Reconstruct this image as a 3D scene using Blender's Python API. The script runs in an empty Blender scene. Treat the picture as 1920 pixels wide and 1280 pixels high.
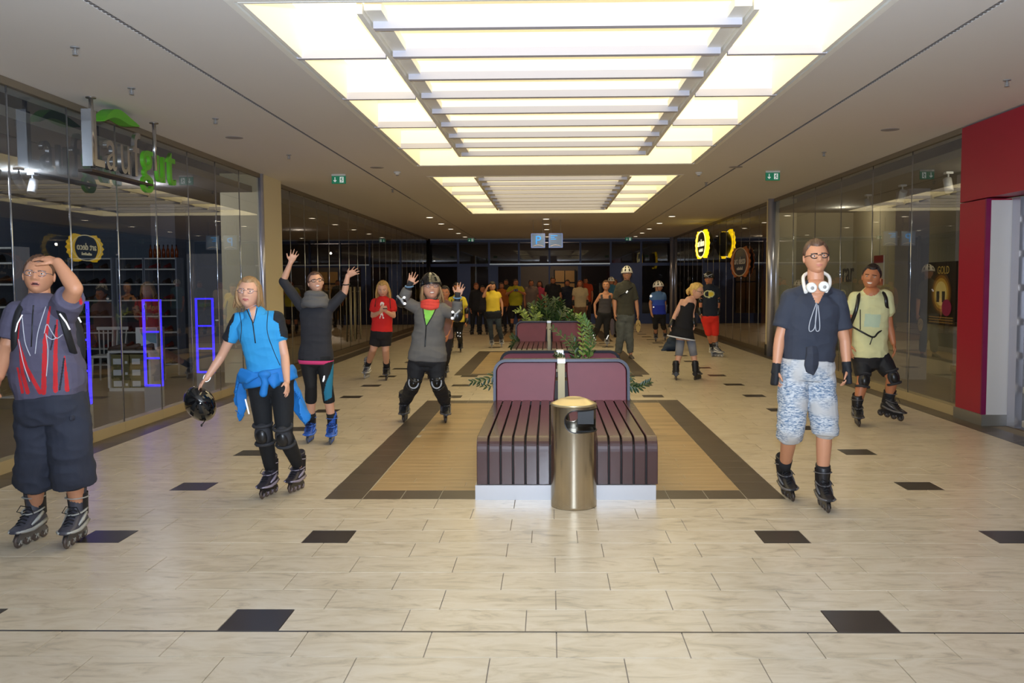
import bpy, bmesh, math, random
import numpy as np
from mathutils import Vector, Matrix
random.seed(7); np.random.seed(7)
SC = bpy.context.scene
COL = SC.collection
PI = math.pi
# ---------------------------------------------------------------- camera
F_, YAW, PIT, ROL, SX, CH = 1698.35, .02028, .06343, -.00522, 36.94, 1.67136
cd = bpy.data.cameras.new('camera'); cam = bpy.data.objects.new('camera', cd); COL.objects.link(cam)
cd.sensor_width = 36; cd.lens = F_/1920*36; cd.shift_x = -SX/1920; cd.clip_start = .05; cd.clip_end = 200
cam.matrix_world = Matrix.Translation((0, 0, CH)) @ Matrix.Rotation(YAW, 4, 'Z') @ Matrix.Rotation(PI/2-PIT, 4, 'X') @ Matrix.Rotation(ROL, 4, 'Z')
SC.camera = cam
# ---------------------------------------------------------------- world, view, lights
w = bpy.data.worlds.new('world'); SC.world = w; w.use_nodes = True
w.node_tree.nodes['Background'].inputs[0].default_value = (.05, .055, .07, 1)
w.node_tree.nodes['Background'].inputs[1].default_value = .25
SC.view_settings.view_transform = 'Standard'; SC.view_settings.look = 'None'
SC.view_settings.gamma = 1; SC.view_settings.use_curve_mapping = False
SC.view_settings.exposure = 0.0
SC.cycles.use_denoising = True
SC.cycles.max_bounces = 8; SC.cycles.diffuse_bounces = 4; SC.cycles.glossy_bounces = 4
SC.cycles.transparent_max_bounces = 24; SC.cycles.sample_clamp_indirect = 3
PANEL_E = 2.6      # luminous ceiling panels
def light(kind, loc, energy, color, size=.1, rot=None, spot=None, name='lamp', sy=None):
    d = bpy.data.lights.new(name, kind); d.energy = energy; d.color = color
    if kind == 'AREA':
        d.size = size
        if sy: d.shape = 'RECTANGLE'; d.size_y = sy
    else: d.shadow_soft_size = size
    if kind == 'SPOT': d.spot_size = spot; d.spot_blend = .6
    o = bpy.data.objects.new(name, d); o.location = loc
    if rot: o.rotation_euler = rot
    COL.objects.link(o); return o
# the photographer's flash, just above the lens
fl_ = light('SPOT', (.02, -.05, 1.86), 3000, (.72, .84, 1), .05, (PI/2+.52, 0, .0), 2.27, 'camera_flash'); fl_.data.spot_blend = 1
# fill lights added to brighten the shop interiors and the vestibule
for x, y, e, c, n in ((-7.0, 9.6, 34, (.8, .88, 1), 'shoe_shop_fill'), (-7.2, 12.3, 38, (.8, .88, 1), 'shoe_shop_fill'), (-6.2, 14.0, 22, (.9, .9, 1), 'shoe_shop_fill'), (-6.4, 6.5, 30, (.8, .88, 1), 'shoe_shop_fill'),
                      (-7.2, 19, 14, (1, .85, .7), 'dark_shop_fill'), (-7.2, 26, 12, (1, .85, .7), 'dark_shop_fill'), (6.2, 12.5, 20, (1, .9, .68), 'pale_shop_fill'), (6.2, 16, 22, (1, .9, .68), 'pale_shop_fill'), (6.2, 19.4, 16, (1, .9, .68), 'pale_shop_fill'),
                      (7.2, 24, 26, (1, .76, .5), 'brown_shop_fill'), (7.2, 31, 14, (1, .76, .5), 'brown_shop_fill'), (0, 41.5, 60, (1, .82, .6), 'vestibule_fill')):
    light('POINT', (x, y, 3.12), e, c, .04, None, None, n)

def proj(P):
    P = np.atleast_2d(np.asarray(P, float)); x, y, z = P[:, 0], P[:, 1], P[:, 2]-CH
    c, s = math.cos(YAW), math.sin(YAW); x, y = x*c+y*s, -x*s+y*c
    c, s = math.cos(PIT), math.sin(PIT); d = y*c-z*s; v = z*c+y*s
    u = x/d; v = -v/d
    c, s = math.cos(ROL), math.sin(ROL); u, v = u*c-v*s, u*s+v*c
    return 960+SX+F_*u, 640+F_*v
def _ray(px, py):
    u = (px-960-SX)/F_; v = (py-640)/F_
    c, s = math.cos(-ROL), math.sin(-ROL); u, v = u*c-v*s, u*s+v*c
    c, s = math.cos(PIT), math.sin(PIT); y = c-v*s; z = -v*c-s
    c, s = math.cos(YAW), math.sin(YAW)
    return Vector((u*c-y*s, u*s+y*c, z))
def atZ(px, py, z=0): r = _ray(px, py); return r*((z-CH)/r.z)+Vector((0, 0, CH))
def atY(px, py, Y): r = _ray(px, py); return r*(Y/r.y)+Vector((0, 0, CH))
def atX(px, py, X): r = _ray(px, py); return r*(X/r.x)+Vector((0, 0, CH))
# ---------------------------------------------------------------- materials
def S(r, g, b, a=1):
    f = lambda c: (c/255/12.92) if c <= 10 else ((c/255+.055)/1.055)**2.4
    return (f(r), f(g), f(b), a)
MATS = {}
def mat(name, col, rough=.6, metal=0, bump=0, bscale=40, var=0, vscale=8, coat=0, spec=.5, emit=0, stretch=(1, 1, 1), island=0, sheen=0):
    if name in MATS: return MATS[name]
    m = bpy.data.materials.new(name); m.use_nodes = True; nt = m.node_tree; N = nt.nodes; L = nt.links
    b = N['Principled BSDF']; b.inputs['Base Color'].default_value = col; b.inputs['Roughness'].default_value = rough
    b.inputs['Metallic'].default_value = metal; b.inputs['Specular IOR Level'].default_value = spec
    b.inputs['Coat Weight'].default_value = coat
    if sheen: b.inputs['Sheen Weight'].default_value = sheen
    if emit: b.inputs['Emission Color'].default_value = col; b.inputs['Emission Strength'].default_value = emit
    if bump or var or island:
        g = N.new('ShaderNodeNewGeometry'); mp = N.new('ShaderNodeMapping'); mp.inputs['Scale'].default_value = stretch
        L.new(g.outputs['Position'], mp.inputs['Vector'])
    src = None
    if var:
        n = N.new('ShaderNodeTexNoise'); n.inputs['Scale'].default_value = vscale; n.inputs['Detail'].default_value = 6
        L.new(mp.outputs[0], n.inputs['Vector'])
        r = N.new('ShaderNodeMapRange'); r.inputs[1].default_value = .3; r.inputs[2].default_value = .7
        r.inputs[3].default_value = 1-var; r.inputs[4].default_value = 1+var; L.new(n.outputs[0], r.inputs[0]); src = r.outputs[0]
    if island:
        r2 = N.new('ShaderNodeMapRange'); r2.inputs[3].default_value = 1-island; r2.inputs[4].default_value = 1+island
        L.new(g.outputs['Random Per Island'], r2.inputs[0])
        if src:
            mu = N.new('ShaderNodeMath'); mu.operation = 'MULTIPLY'; L.new(src, mu.inputs[0]); L.new(r2.outputs[0], mu.inputs[1]); src = mu.outputs[0]
        else: src = r2.outputs[0]
    if src:
        h = N.new('ShaderNodeHueSaturation'); h.inputs['Color'].default_value = col; L.new(src, h.inputs['Value']); L.new(h.outputs[0], b.inputs['Base Color'])
    if bump:
        n = N.new('ShaderNodeTexNoise'); n.inputs['Scale'].default_value = bscale; n.inputs['Detail'].default_value = 3
        L.new(mp.outputs[0], n.inputs['Vector'])
        bp = N.new('ShaderNodeBump'); bp.inputs['Strength'].default_value = bump; bp.inputs['Distance'].default_value = .01
        L.new(n.outputs[0], bp.inputs['Height']); L.new(bp.outputs[0], b.inputs['Normal'])
    MATS[name] = m; return m
def marble():
    m = mat('stone_tile', S(205, 197, 186), .3, spec=.5, var=.05, vscale=1.5, island=.04)
    nt = m.node_tree; N = nt.nodes; L = nt.links; b = N['Principled BSDF']
    h = [n for n in N if n.type == 'HUE_SAT'][0]
    g = [n for n in N if n.type == 'NEW_GEOMETRY'][0]
    mp = N.new('ShaderNodeMapping'); mp.inputs['Scale'].default_value = (1.6, 4.5, 1); mp.inputs['Rotation'].default_value = (0, 0, .35)
    ad = N.new('ShaderNodeVectorMath'); ad.operation = 'MULTIPLY_ADD'
    cb = N.new('ShaderNodeCombineXYZ')
    for k in range(2): L.new(g.outputs['Random Per Island'], cb.inputs[k])
    L.new(cb.outputs[0], ad.inputs[0]); ad.inputs[1].default_value = (37, 53, 0); L.new(g.outputs['Position'], ad.inputs[2])
    L.new(ad.outputs[0], mp.inputs['Vector'])
    n = N.new('ShaderNodeTexNoise'); n.inputs['Scale'].default_value = 2.2; n.inputs['Detail'].default_value = 8; n.inputs['Distortion'].default_value = 1.4; n.inputs['Roughness'].default_value = .62
    L.new(mp.outputs[0], n.inputs['Vector'])
    cr = N.new('ShaderNodeValToRGB'); e = cr.color_ramp.elements
    e[0].position = .30; e[0].color = S(170, 158, 138); e[1].position = .52; e[1].color = S(207, 194, 172)
    x = e.new(.42); x.color = S(198, 184, 160); x = e.new(.72); x.color = S(214, 203, 184)
    L.new(n.outputs[0], cr.inputs[0]); L.new(cr.outputs[0], h.inputs['Color'])
    return m
def denim():
    m = bpy.data.materials.new('washed_denim'); m.use_nodes = True; nt = m.node_tree; N = nt.nodes; L = nt.links; b = N['Principled BSDF']
    g = N.new('ShaderNodeNewGeometry'); mp = N.new('ShaderNodeMapping'); mp.inputs['Scale'].default_value = (14, 14, 60); mp.inputs['Rotation'].default_value = (0, .25, 0)
    n = N.new('ShaderNodeTexNoise'); n.inputs['Scale'].default_value = 2.2; n.inputs['Detail'].default_value = 4; n.inputs['Distortion'].default_value = 1
    n2 = N.new('ShaderNodeTexNoise'); n2.inputs['Scale'].default_value = 5; n2.inputs['Detail'].default_value = 1
    L.new(g.outputs['Position'], mp.inputs[0]); L.new(mp.outputs[0], n.inputs['Vector']); L.new(g.outputs['Position'], n2.inputs['Vector'])
    cr = N.new('ShaderNodeValToRGB'); e = cr.color_ramp.elements; e[0].position = .42; e[0].color = S(98, 120, 146); e[1].position = .57; e[1].color = S(202, 205, 208)
    mx = N.new('ShaderNodeMix'); mx.data_type = 'RGBA'; mx.inputs['B'].default_value = S(186, 184, 182)
    mr = N.new('ShaderNodeMapRange'); mr.inputs[1].default_value = .5; mr.inputs[2].default_value = .62
    L.new(n.outputs[0], cr.inputs[0]); L.new(n2.outputs[0], mr.inputs[0]); L.new(mr.outputs[0], mx.inputs[0]); L.new(cr.outputs[0], mx.inputs['A'])
    L.new(mx.outputs['Result'], b.inputs['Base Color']); b.inputs['Roughness'].default_value = .85
    MATS['washed_denim'] = m; return m
def glass(name, tint, refl=1.0, rough=0.0):
    m = bpy.data.materials.new(name); m.use_nodes = True; nt = m.node_tree; N = nt.nodes; L = nt.links
    N.remove(N['Principled BSDF']); o = N['Material Output']
    t = N.new('ShaderNodeBsdfTransparent'); t.inputs[0].default_value = tint
    g = N.new('ShaderNodeBsdfGlossy'); g.inputs['Roughness'].default_value = rough
    fr = N.new('ShaderNodeFresnel'); fr.inputs[0].default_value = 1.5
    mu = N.new('ShaderNodeMath'); mu.operation = 'MULTIPLY'; mu.use_clamp = True; mu.inputs[1].default_value = refl
    mx = N.new('ShaderNodeMixShader'); ge = N.new('ShaderNodeNewGeometry'); fr2 = N.new('ShaderNodeMath'); fr2.operation = 'SUBTRACT'; fr2.inputs[0].default_value = 1; L.new(ge.outputs['Backfacing'], fr2.inputs[1]); m3 = N.new('ShaderNodeMath'); m3.operation = 'MULTIPLY'; L.new(mu.outputs[0], m3.inputs[0]); L.new(fr2.outputs[0], m3.inputs[1])
    L.new(fr.outputs[0], mu.inputs[0]); L.new(m3.outputs[0], mx.inputs[0]); L.new(t.outputs[0], mx.inputs[1]); L.new(g.outputs[0], mx.inputs[2]); L.new(mx.outputs[0], o.inputs[0])
    MATS[name] = m; return m
def emis(name, col, st):
    if name in MATS: return MATS[name]
    m = bpy.data.materials.new(name); m.use_nodes = True; N = m.node_tree.nodes
    N.remove(N['Principled BSDF']); e = N.new('ShaderNodeEmission'); e.inputs[0].default_value = col; e.inputs[1].default_value = st
    m.node_tree.links.new(e.outputs[0], N['Material Output'].inputs[0]); MATS[name] = m; return m
# ---------------------------------------------------------------- mesh builder
class MB:
    def __init__(s): s.v = []; s.f = []; s.m = []; s.sm = []
    def add(s, vs, fs, mi=0, smooth=False):
        o = len(s.v); s.v.extend([tuple(v) for v in vs])
        for f in fs: s.f.append(tuple(i+o for i in f)); s.m.append(mi); s.sm.append(smooth)
        return s
    def box(s, a, b, mi=0, M=None, bev=0):
        x0, y0, z0 = a; x1, y1, z1 = b
        if bev:
            bm = bmesh.new(); bmesh.ops.create_cube(bm, size=1)
            for v in bm.verts: v.co = Vector(((x0+x1)/2+v.co.x*(x1-x0), (y0+y1)/2+v.co.y*(y1-y0), (z0+z1)/2+v.co.z*(z1-z0)))
            bmesh.ops.bevel(bm, geom=bm.edges[:], offset=bev, segments=2, affect='EDGES', profile=.5)
            vs = [v.co.copy() for v in bm.verts]; bm.verts.index_update(); fs = [[v.index for v in f.verts] for f in bm.faces]; bm.free()
            if M: vs = [M@v for v in vs]
            return s.add(vs, fs, mi)
        vs = [Vector(p) for p in ((x0, y0, z0), (x1, y0, z0), (x1, y1, z0), (x0, y1, z0), (x0, y0, z1), (x1, y0, z1), (x1, y1, z1), (x0, y1, z1))]
        if M: vs = [M@v for v in vs]
        return s.add(vs, [(0, 3, 2, 1), (4, 5, 6, 7), (0, 1, 5, 4), (1, 2, 6, 5), (2, 3, 7, 6), (3, 0, 4, 7)], mi)
    def loft(s, rings, mi=0, caps=True, smooth=True, closed=True):
        n = len(rings[0]); o = len(s.v)
        for r in rings: s.v.extend([tuple(p) for p in r])
        for i in range(len(rings)-1):
            for j in range(n if closed else n-1):
                k = (j+1) % n
                s.f.append((o+i*n+j, o+i*n+k, o+(i+1)*n+k, o+(i+1)*n+j)); s.m.append(mi); s.sm.append(smooth)
        if caps:
            s.f.append(tuple(o+j for j in range(n))[::-1]); s.m.append(mi); s.sm.append(False)
            e = o+(len(rings)-1)*n; s.f.append(tuple(e+j for j in range(n))); s.m.append(mi); s.sm.append(False)
        return s
    def tube(s, pts, r, n=10, mi=0, caps=True, flat=1.0, up=None):
        pts = [Vector(p) for p in pts]; rs = r if isinstance(r, (list, tuple)) else [r]*len(pts)
        rings = []; ref = Vector(up) if up else None
        for i, p in enumerate(pts):
            d = (pts[min(i+1, len(pts)-1)]-pts[max(i-1, 0)]); d.normalize()
            if ref is None: ref = Vector((0, 0, 1)) if abs(d.z) < .9 else Vector((1, 0, 0))
            a = d.cross(ref); 
            if a.length < 1e-5: a = d.cross(Vector((1, .3, 0)))
            a.normalize(); b = a.cross(d).normalized()
            if not up: ref = b
            rings.append([p+a*math.cos(2*PI*k/n)*rs[i]+b*math.sin(2*PI*k/n)*rs[i]*flat for k in range(n)])
        return s.loft(rings, mi, caps)
    def ball(s, c, r, nu=14, nv=9, mi=0, M=None):
        c = Vector(c); rr = r if isinstance(r, (list, tuple)) else (r, r, r)
        vs = []; 
        for i in range(1, nv):
            th = PI*i/nv
            for j in range(nu):
                ph = 2*PI*j/nu; p = Vector((rr[0]*math.sin(th)*math.cos(ph), rr[1]*math.sin(th)*math.sin(ph), rr[2]*math.cos(th)))
                vs.append(c+(M@p if M else p))
        top = Vector((0, 0, rr[2])); bot = Vector((0, 0, -rr[2]))
        vs += [c+(M@top if M else top), c+(M@bot if M else bot)]
        fs = []; t = len(vs)-2
        for j in range(nu):
            k = (j+1) % nu; fs.append((t, j, k)); fs.append((t+1, (nv-2)*nu+k, (nv-2)*nu+j))
            for i in range(nv-2): fs.append((i*nu+j, (i+1)*nu+j, (i+1)*nu+k, i*nu+k))
        return s.add(vs, fs, mi, True)
    def cyl(s, c, r, z0, z1, n=24, mi=0, r2=None):
        r2 = r if r2 is None else r2
        return s.loft([[(c[0]+r*math.cos(2*PI*k/n), c[1]+r*math.sin(2*PI*k/n), z0) for k in range(n)],
                       [(c[0]+r2*math.cos(2*PI*k/n), c[1]+r2*math.sin(2*PI*k/n), z1) for k in range(n)]], mi)
    def merge(s, o): s.add(o.v, [], 0); base = len(s.v)-len(o.v); s.f += [tuple(i+base for i in f) for f in o.f]; s.m += o.m; s.sm += o.sm; return s
    def mesh(s, name, mats):
        me = bpy.data.meshes.new(name); me.from_pydata(s.v, [], s.f)
        for m in mats: me.materials.append(m)
        me.polygons.foreach_set('material_index', s.m); me.polygons.foreach_set('use_smooth', s.sm); me.update(); return me
def link(name, me, parent=None, **tags):
    o = bpy.data.objects.new(name, me); COL.objects.link(o)
    if parent is not None:
        o.parent = parent; o.matrix_parent_inverse = BASE.get(parent.name, Matrix.Identity(4)).inverted() if parent.name in BASE else Matrix.Identity(4)
    for k, v in tags.items(): o[k] = v
    return o
BASE = {}
def obj(name, mb, mats, parent=None, **tags):
    if not isinstance(mats, (list, tuple)): mats = [mats]
    return link(name, mb.mesh(name, mats), parent, **tags)
def empty(name, label, cat, loc=(0, 0, 0), rz=0, group=None, world=False):
    o = bpy.data.objects.new(name, None); COL.objects.link(o); o.location = loc; o.rotation_euler = (0, 0, rz); o.empty_display_size = .1
    o['label'] = label; o['category'] = cat
    if group: o['group'] = group
    if world: BASE[o.name] = Matrix.Translation(loc) @ Matrix.Rotation(rz, 4, 'Z')
    return o
def kids(o): return [c for c in bpy.data.objects if c.parent == o]
def copy_tree(o, loc=None, rz=None, **tags):
    def rec(a, p):
        c = a.copy(); COL.objects.link(c)
        if p is not None: c.parent = p; c.matrix_parent_inverse = a.matrix_parent_inverse.copy()
        for k in kids(a): rec(k, c)
        return c
    r = rec(o, None)
    if loc is not None: r.location = loc
    if rz is not None: r.rotation_euler = (0, 0, rz)
    for k, v in tags.items(): r[k] = v
    return r
def struct(name, mb, mats, parent=None): return obj(name, mb, mats, parent, kind='structure') if parent is None else obj(name, mb, mats, parent)
def text_mesh(body, size, depth, wid=1.0, bevel=0, al='CENTER'):
    c = bpy.data.curves.new('t', 'FONT'); c.body = body; c.size = size; c.extrude = depth; c.align_x = 'CENTER'; c.align_y = al; c.bevel_depth = bevel; c.resolution_u = 4
    o = bpy.data.objects.new('t', c); COL.objects.link(o); dg = bpy.context.evaluated_depsgraph_get(); dg.update()
    me = bpy.data.meshes.new_from_object(o.evaluated_get(dg)); bpy.data.objects.remove(o); bpy.data.curves.remove(c)
    me.materials.clear()
    for v in me.vertices: v.co.x *= wid
    return me
def text(name, body, size, depth, M, m, parent=None, wid=1.0, **tags):
    me = text_mesh(body, size, depth, wid); me.transform(M); me.materials.append(m); return link(name, me, parent, **tags)
TM = bpy.data.objects
def remesh(mb, voxel, smooth=4, mats=(), name='m', paint=None, folds=0, fsc=26):
    me = bpy.data.meshes.new('tmp'); me.from_pydata(mb.v, [], mb.f)
    o = bpy.data.objects.new('tmp', me); COL.objects.link(o)
    r = o.modifiers.new('r', 'REMESH'); r.mode = 'VOXEL'; r.voxel_size = voxel; r.use_smooth_shade = True
    if smooth: s = o.modifiers.new('s', 'SMOOTH'); s.iterations = smooth; s.factor = .5
    dg = bpy.context.evaluated_depsgraph_get(); dg.update()
    out = bpy.data.meshes.new_from_object(o.evaluated_get(dg)); out.name = name
    bpy.data.objects.remove(o); bpy.data.meshes.remove(me)
    out.materials.clear()
    for m in mats: out.materials.append(m)
    n = len(out.vertices); co = np.empty(n*3, 'f'); out.vertices.foreach_get('co', co); co = co.reshape(-1, 3)
    if folds:
        nr = np.empty(n*3, 'f'); out.vertices.foreach_get('normal', nr); nr = nr.reshape(-1, 3)
        from mathutils import noise
        P_ = co*np.array([7.5, 7.5, 12.0]); f = np.array([noise.noise(Vector(p)) for p in P_]); f = 1-2.4*np.abs(f)
        P_ = co*np.array([5.0, 5.0, 4.0])+9; f = f*.9+1.5*np.array([noise.noise(Vector(p)) for p in P_])
        co = co+nr*(f*folds)[:, None]; out.vertices.foreach_set('co', co.astype('f').ravel())
    np_ = len(out.polygons); out.polygons.foreach_set('use_smooth', [True]*np_)
    if paint:
        ce = np.empty(np_*3, 'f'); out.polygons.foreach_get('center', ce); ce = ce.reshape(-1, 3)
        px, py = proj(ce); idx = paint(px, py, ce).astype('i')
        out.polygons.foreach_set('material_index', idx)
    else: out.polygons.foreach_set('material_index', [0]*np_)
    out.update(); return out
# ================================================================ SETTING
ZC = 3.55; YE = 37.8; YB = -5.5
XL, XR = -4.9, 5.04
mt_tile = marble(); mt_black = mat('black_stone', S(52, 46, 44), .32, var=.1, vscale=6, island=.08)
mt_dark = mat('dark_border_stone', S(84, 74, 64), .35, var=.12, vscale=5, island=.1)
mt_wood = mat('plank_stone', S(168, 142, 104), .38, var=.2, vscale=3.5, stretch=(.6, 9, 1), island=.16)
mt_grout = mat('grout', S(138, 128, 116), .8); mt_paleg = mat('pale_joint', S(176, 168, 150), .6)
A0, Y0, TW = -1.625, 6.963, .3
def isl(y):
    for a, b in ISL:
        if a-.01 <= y < b-.01: return True
    return False
ISL = [(Y0, Y0+6.0), (Y0+9.6, Y0+15.6), (Y0+19.2, Y0+25.2)]
IX0, IX1 = A0-.15, A0+3.45
flo = MB(); flo.box((-5.6, YB, -.12), (5.6, 41, -.006)); floor = struct('floor', flo, mt_grout)
def row_tiles(r):
    """x spans (x0, x1, kind) of one course of the corridor paving"""
    xs = []
    X0, X1 = -4.57, 4.80
    if (r+4) % 5 == 0:
        seq = []; 
        x = A0-1.5
        for wd, k in ((.3, 1), (.6, 0), (.6, 0), (.3, 1), (.6, 0), (.6, 0), (.3, 0), (.6, 0), (.6, 0), (.3, 1), (.6, 0), (.6, 0), (.3, 1), (.6, 0), (.6, 0), (.6, 0)):
            seq.append((x, x+wd, k)); x += wd
        x = A0-1.5
        while x > X0: seq.insert(0, (x-.6, x, 0)); x -= .6
    else:
        off = A0+(1.65 if r % 2 == 0 else 1.95); k0 = math.floor((X0-off)/.6); seq = []
        x = off+k0*.6
        while x < X1: seq.append((x, x+.6, 0)); x += .6
    out = []
    for a, b, k in seq:
        a = max(a, X0); b = min(b, X1)
        if b-a < .02: continue
        y = Y0+r*TW
        if isl(y):
            if a < IX0 < b: out.append((a, IX0, k)); 
            if a < IX1 < b: out.append((IX1, b, k))
            if b <= IX0 or a >= IX1: out.append((a, b, k))
            continue
        out.append((a, b, k))
    return out
def tile_mesh(wx, wy, m, g=.0022, h=.008, name='tile'):
    mb = MB(); x, y = wx/2-g, wy/2-g; b = .0012
    mb.loft([[(-x, -y, -h), (x, -y, -h), (x, y, -h), (-x, y, -h)], [(-x, -y, -b), (x, -y, -b), (x, y, -b), (-x, y, -b)], [(-x+b, -y+b, 0), (x-b, -y+b, 0), (x-b, y-b, 0), (-x+b, y-b, 0)]], smooth=False)
    return mb.mesh(name, [m])
TME = {}
def tile_obj(a, b, y0, y1, m, parent, name='tile'):
    key = (round(b-a, 3), round(y1-y0, 3), m.name)
    if key not in TME: TME[key] = tile_mesh(b-a, y1-y0, m, name=name)
    o = link(name, TME[key], parent); o.location = ((a+b)/2, (y0+y1)/2, 0); return o
fm = MB(); fk = MB()
nt_ = 0
for r in range(-41, 103):
    y = Y0+r*TW
    for a, b, k in row_tiles(r):
        if -11 <= r <= 4 and nt_ < 298: tile_obj(a, b, y, y+TW, mt_black if k else mt_tile, floor); nt_ += 1
        else:
            g = .0022; (fk if k else fm).box((a+g, y+g, -.008), (b-g, y+TW-g, 0))
obj('far_tiles', fm, mt_tile, floor, kind='stuff'); obj('far_black_tiles', fk, mt_black, floor, kind='stuff')
# dark strips beside the shop fronts
for sx, a, b in (('left', -4.90, -4.57), ('right', 4.80, 5.10)):
    mb = MB(); y = YB
    while y < YE: mb.box((a+.002, y+.002, -.008), (b-.002, y+.6-.002, 0)); y += .6
    obj('dark_edge_strip', mb, mt_dark, floor, kind='stuff')
# paving islands: dark border tiles round wood-look planks
for n, (ya, yb) in enumerate(ISL):

    near = n == 0
    jb = MB(); jb.box((IX0+.001, ya+.001, -.007), (IX1-.001, yb-.001, -.0015)); obj('inlay_joints', jb, mt_paleg, floor)
    mbd = MB(); mbw = MB()
    nx = round((IX1-IX0)/.3); ny = round((yb-ya)/.3)
    for i in range(nx):
        for j in range(ny):
            if i in (0, nx-1) or j in (0, ny-1):
                x0 = IX0+i*.3; y0 = ya+j*.3
                if near and (j < 8): tile_obj(x0, x0+.3, y0, y0+.3, mt_dark, floor, 'border_tile')
                else: mbd.box((x0+.002, y0+.002, -.008), (x0+.298, y0+.298, 0))
    x0, x1 = IX0+.3, IX1-.3; nr = round((yb-ya-.6)/.15)
    for j in range(nr):
        y0 = ya+.3+j*.15; x = x0-random.random()*.9
        while x < x1:
            a, b = max(x, x0), min(x+.9, x1); x += .9
            if b-a < .05: continue
            if near and j < 14: tile_obj(round(a, 2), round(b, 2), y0, y0+.15, mt_wood, floor, 'plank')
            else: mbw.box((a+.0012, y0+.0012, -.008), (b-.0012, y0+.1488, 0))
    if mbd.v: obj('border_tiles', mbd, mt_dark, floor, kind='stuff')
    obj('planks', mbw, mt_wood, floor, kind='stuff')

# the metal expansion joint near the camera
mb = MB(); yj = Y0-9*TW; mb.box((-4.57, yj-.008, -.004), (4.8, yj+.006, .0012)); struct('trim_1', mb, mat('joint_metal', S(92, 90, 90), .35, .6))
# shop floors
mt_shopfl = mat('shop_floor', S(104, 84, 64), .28, var=.15, vscale=4)
for nm, a, b in (('floor_left_shops', (-11, -4, -.1), (-5.6, 38, 0)), ('floor_right_shops', (5.6, -4, -.1), (9.5, 38, 0))):
    mb = MB(); mb.box(a, b); 
    if 'left' in nm: mb.box((-5.6, -4, -.12), (-4.98, 38, 0))
    else: mb.box((5.12, 11.1, -.12), (5.6, 38, 0)); mb.box((5.3, -4, -.12), (5.6, 11.1, 0))
    struct(nm, mb, mt_shopfl)
# ---------------------------------------------------------------- ceiling with three luminous coffers
mt_ceil = mat('ceiling_paint', S(218, 214, 210), .85); mt_white = mat('white_lacquer', S(242, 240, 232), .45)
mt_strip = mat('strip_grey_lacquer', S(188, 186, 196), .5); mt_slot = mat('slot_black', S(40, 38, 36), .8)
CX0, CX1 = -2.15, 2.34; COF = [(6.05, 14.55), (15.9, 24.4)]
T = .45
mb = MB(); SL = 3.05; sw = .02
def cbox(x0, x1, y0, y1): mb.box((x0, y0, ZC), (x1, y1, ZC+T))
for x0, x1 in ((-5.3, -SL-sw), (-SL+sw, CX0), (CX1, SL-sw), (SL+sw, 5.4)): cbox(x0, x1, YB, YE+4)
ys = [YB]+[v for c in COF for v in c]+[YE+4]
for i in range(0, len(ys), 2): cbox(CX0, CX1, ys[i], ys[i+1])
ceiling = struct('ceiling', mb, mt_ceil)
for i, s in enumerate((-SL, SL)):
    mb = MB(); mb.box((s-sw, YB, ZC+.06), (s+sw, YE+4, ZC+.1))
    y = 3
    while y < 20: mb.box((s-sw, y, ZC+.004), (s+sw, y+.022, ZC+.02), 1); y += .06
    obj('ceiling_slot', mb, [mt_slot, mat('slot_rung', S(96, 90, 86), .7)], ceiling)
mt_panel = emis('luminous_panel', (1, .80, .42, 1), PANEL_E*1.2)
mt_panel2 = emis('luminous_panel_centre', (1, .82, .46, 1), PANEL_E*.8)
def coffer(y0, y1, n):
    t = empty('coffer_light', ['large luminous ceiling coffer with white louvre grid, nearest the camera', 'second luminous ceiling coffer with white louvres, beyond the first'][n], 'ceiling light', (0, 0, 0), 0, 'luminous ceiling coffers')
    fr = MB()   # stepped white rim
    def ring(a, z0, z1, b):
        fr.box((CX0-a, y0-a, z0), (CX1+a, y0-a+b, z1)); fr.box((CX0-a, y1+a-b, z0), (CX1+a, y1+a, z1))
        fr.box((CX0-a, y0-a+b, z0), (CX0-a+b, y1+a-b, z1)); fr.box((CX1+a-b, y0-a+b, z0), (CX1+a, y1+a-b, z1))
    ring(-.004, ZC-.003, ZC+.02, .05); ring(-.075, ZC+.0, ZC+.36, .03); ring(-.004, ZC+.03, ZC+.05, .1)
    obj('coffer_frame', fr, mt_white, t)
    yy = y0+.75; L_ = .845
    gx0, gx1 = -1.35, 1.47
    p = MB(); p.box((CX0+.1, y0+.1, ZC+.36), (gx0, y1-.1, ZC+.38)); p.box((gx1, y0+.1, ZC+.36), (CX1-.1, y1-.1, ZC+.38)); obj('diffuser', p, mt_panel, t)
    p = MB(); p.box((gx0, y0+.1, ZC+.365), (gx1, y1-.1, ZC+.385)); obj('diffuser', p, mt_panel2, t, label='central milky diffuser')
    for s, x in ((1, gx0), (-1, gx1)):   # stepped double rails of the central grid
        rr = MB(); a, b = sorted((x, x+s*.04)); rr.box((a, y0+.42, ZC+.02), (b, y0+7.6, ZC+.10))
        a, b = sorted((x+s*.05, x+s*.17)); rr.box((a, y0+.44, ZC+.05), (b, y0+7.58, ZC+.12)); obj('rail', rr, mt_white, t)
    for k in range(9):
        b = MB(); yk = yy+k*L_*.985
        b.box((gx0+.06, yk-.035, ZC+.0), (gx1-.06, yk+.035, ZC+.07), 1); b.box((gx0+.02, yk-.01, ZC+.07), (gx1-.02, yk+.01, ZC+.30))
        obj('crossbar', b, [mt_white, mt_strip], t)
        if k in (1, 3, 5, 7):
            for xa, xb in ((CX0+.06, gx0), (gx1, CX1-.06)):
                b = MB(); b.box((xa, yk-.03, ZC-.005), (xb, yk+.03, ZC+.065), 1); b.box((xa, yk-.01, ZC+.065), (xb, yk+.01, ZC+.34)); obj('side_fin', b, [mt_white, mt_strip], t)
    return t
for n, (a, b) in enumerate(COF): coffer(a, b, n)
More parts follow.
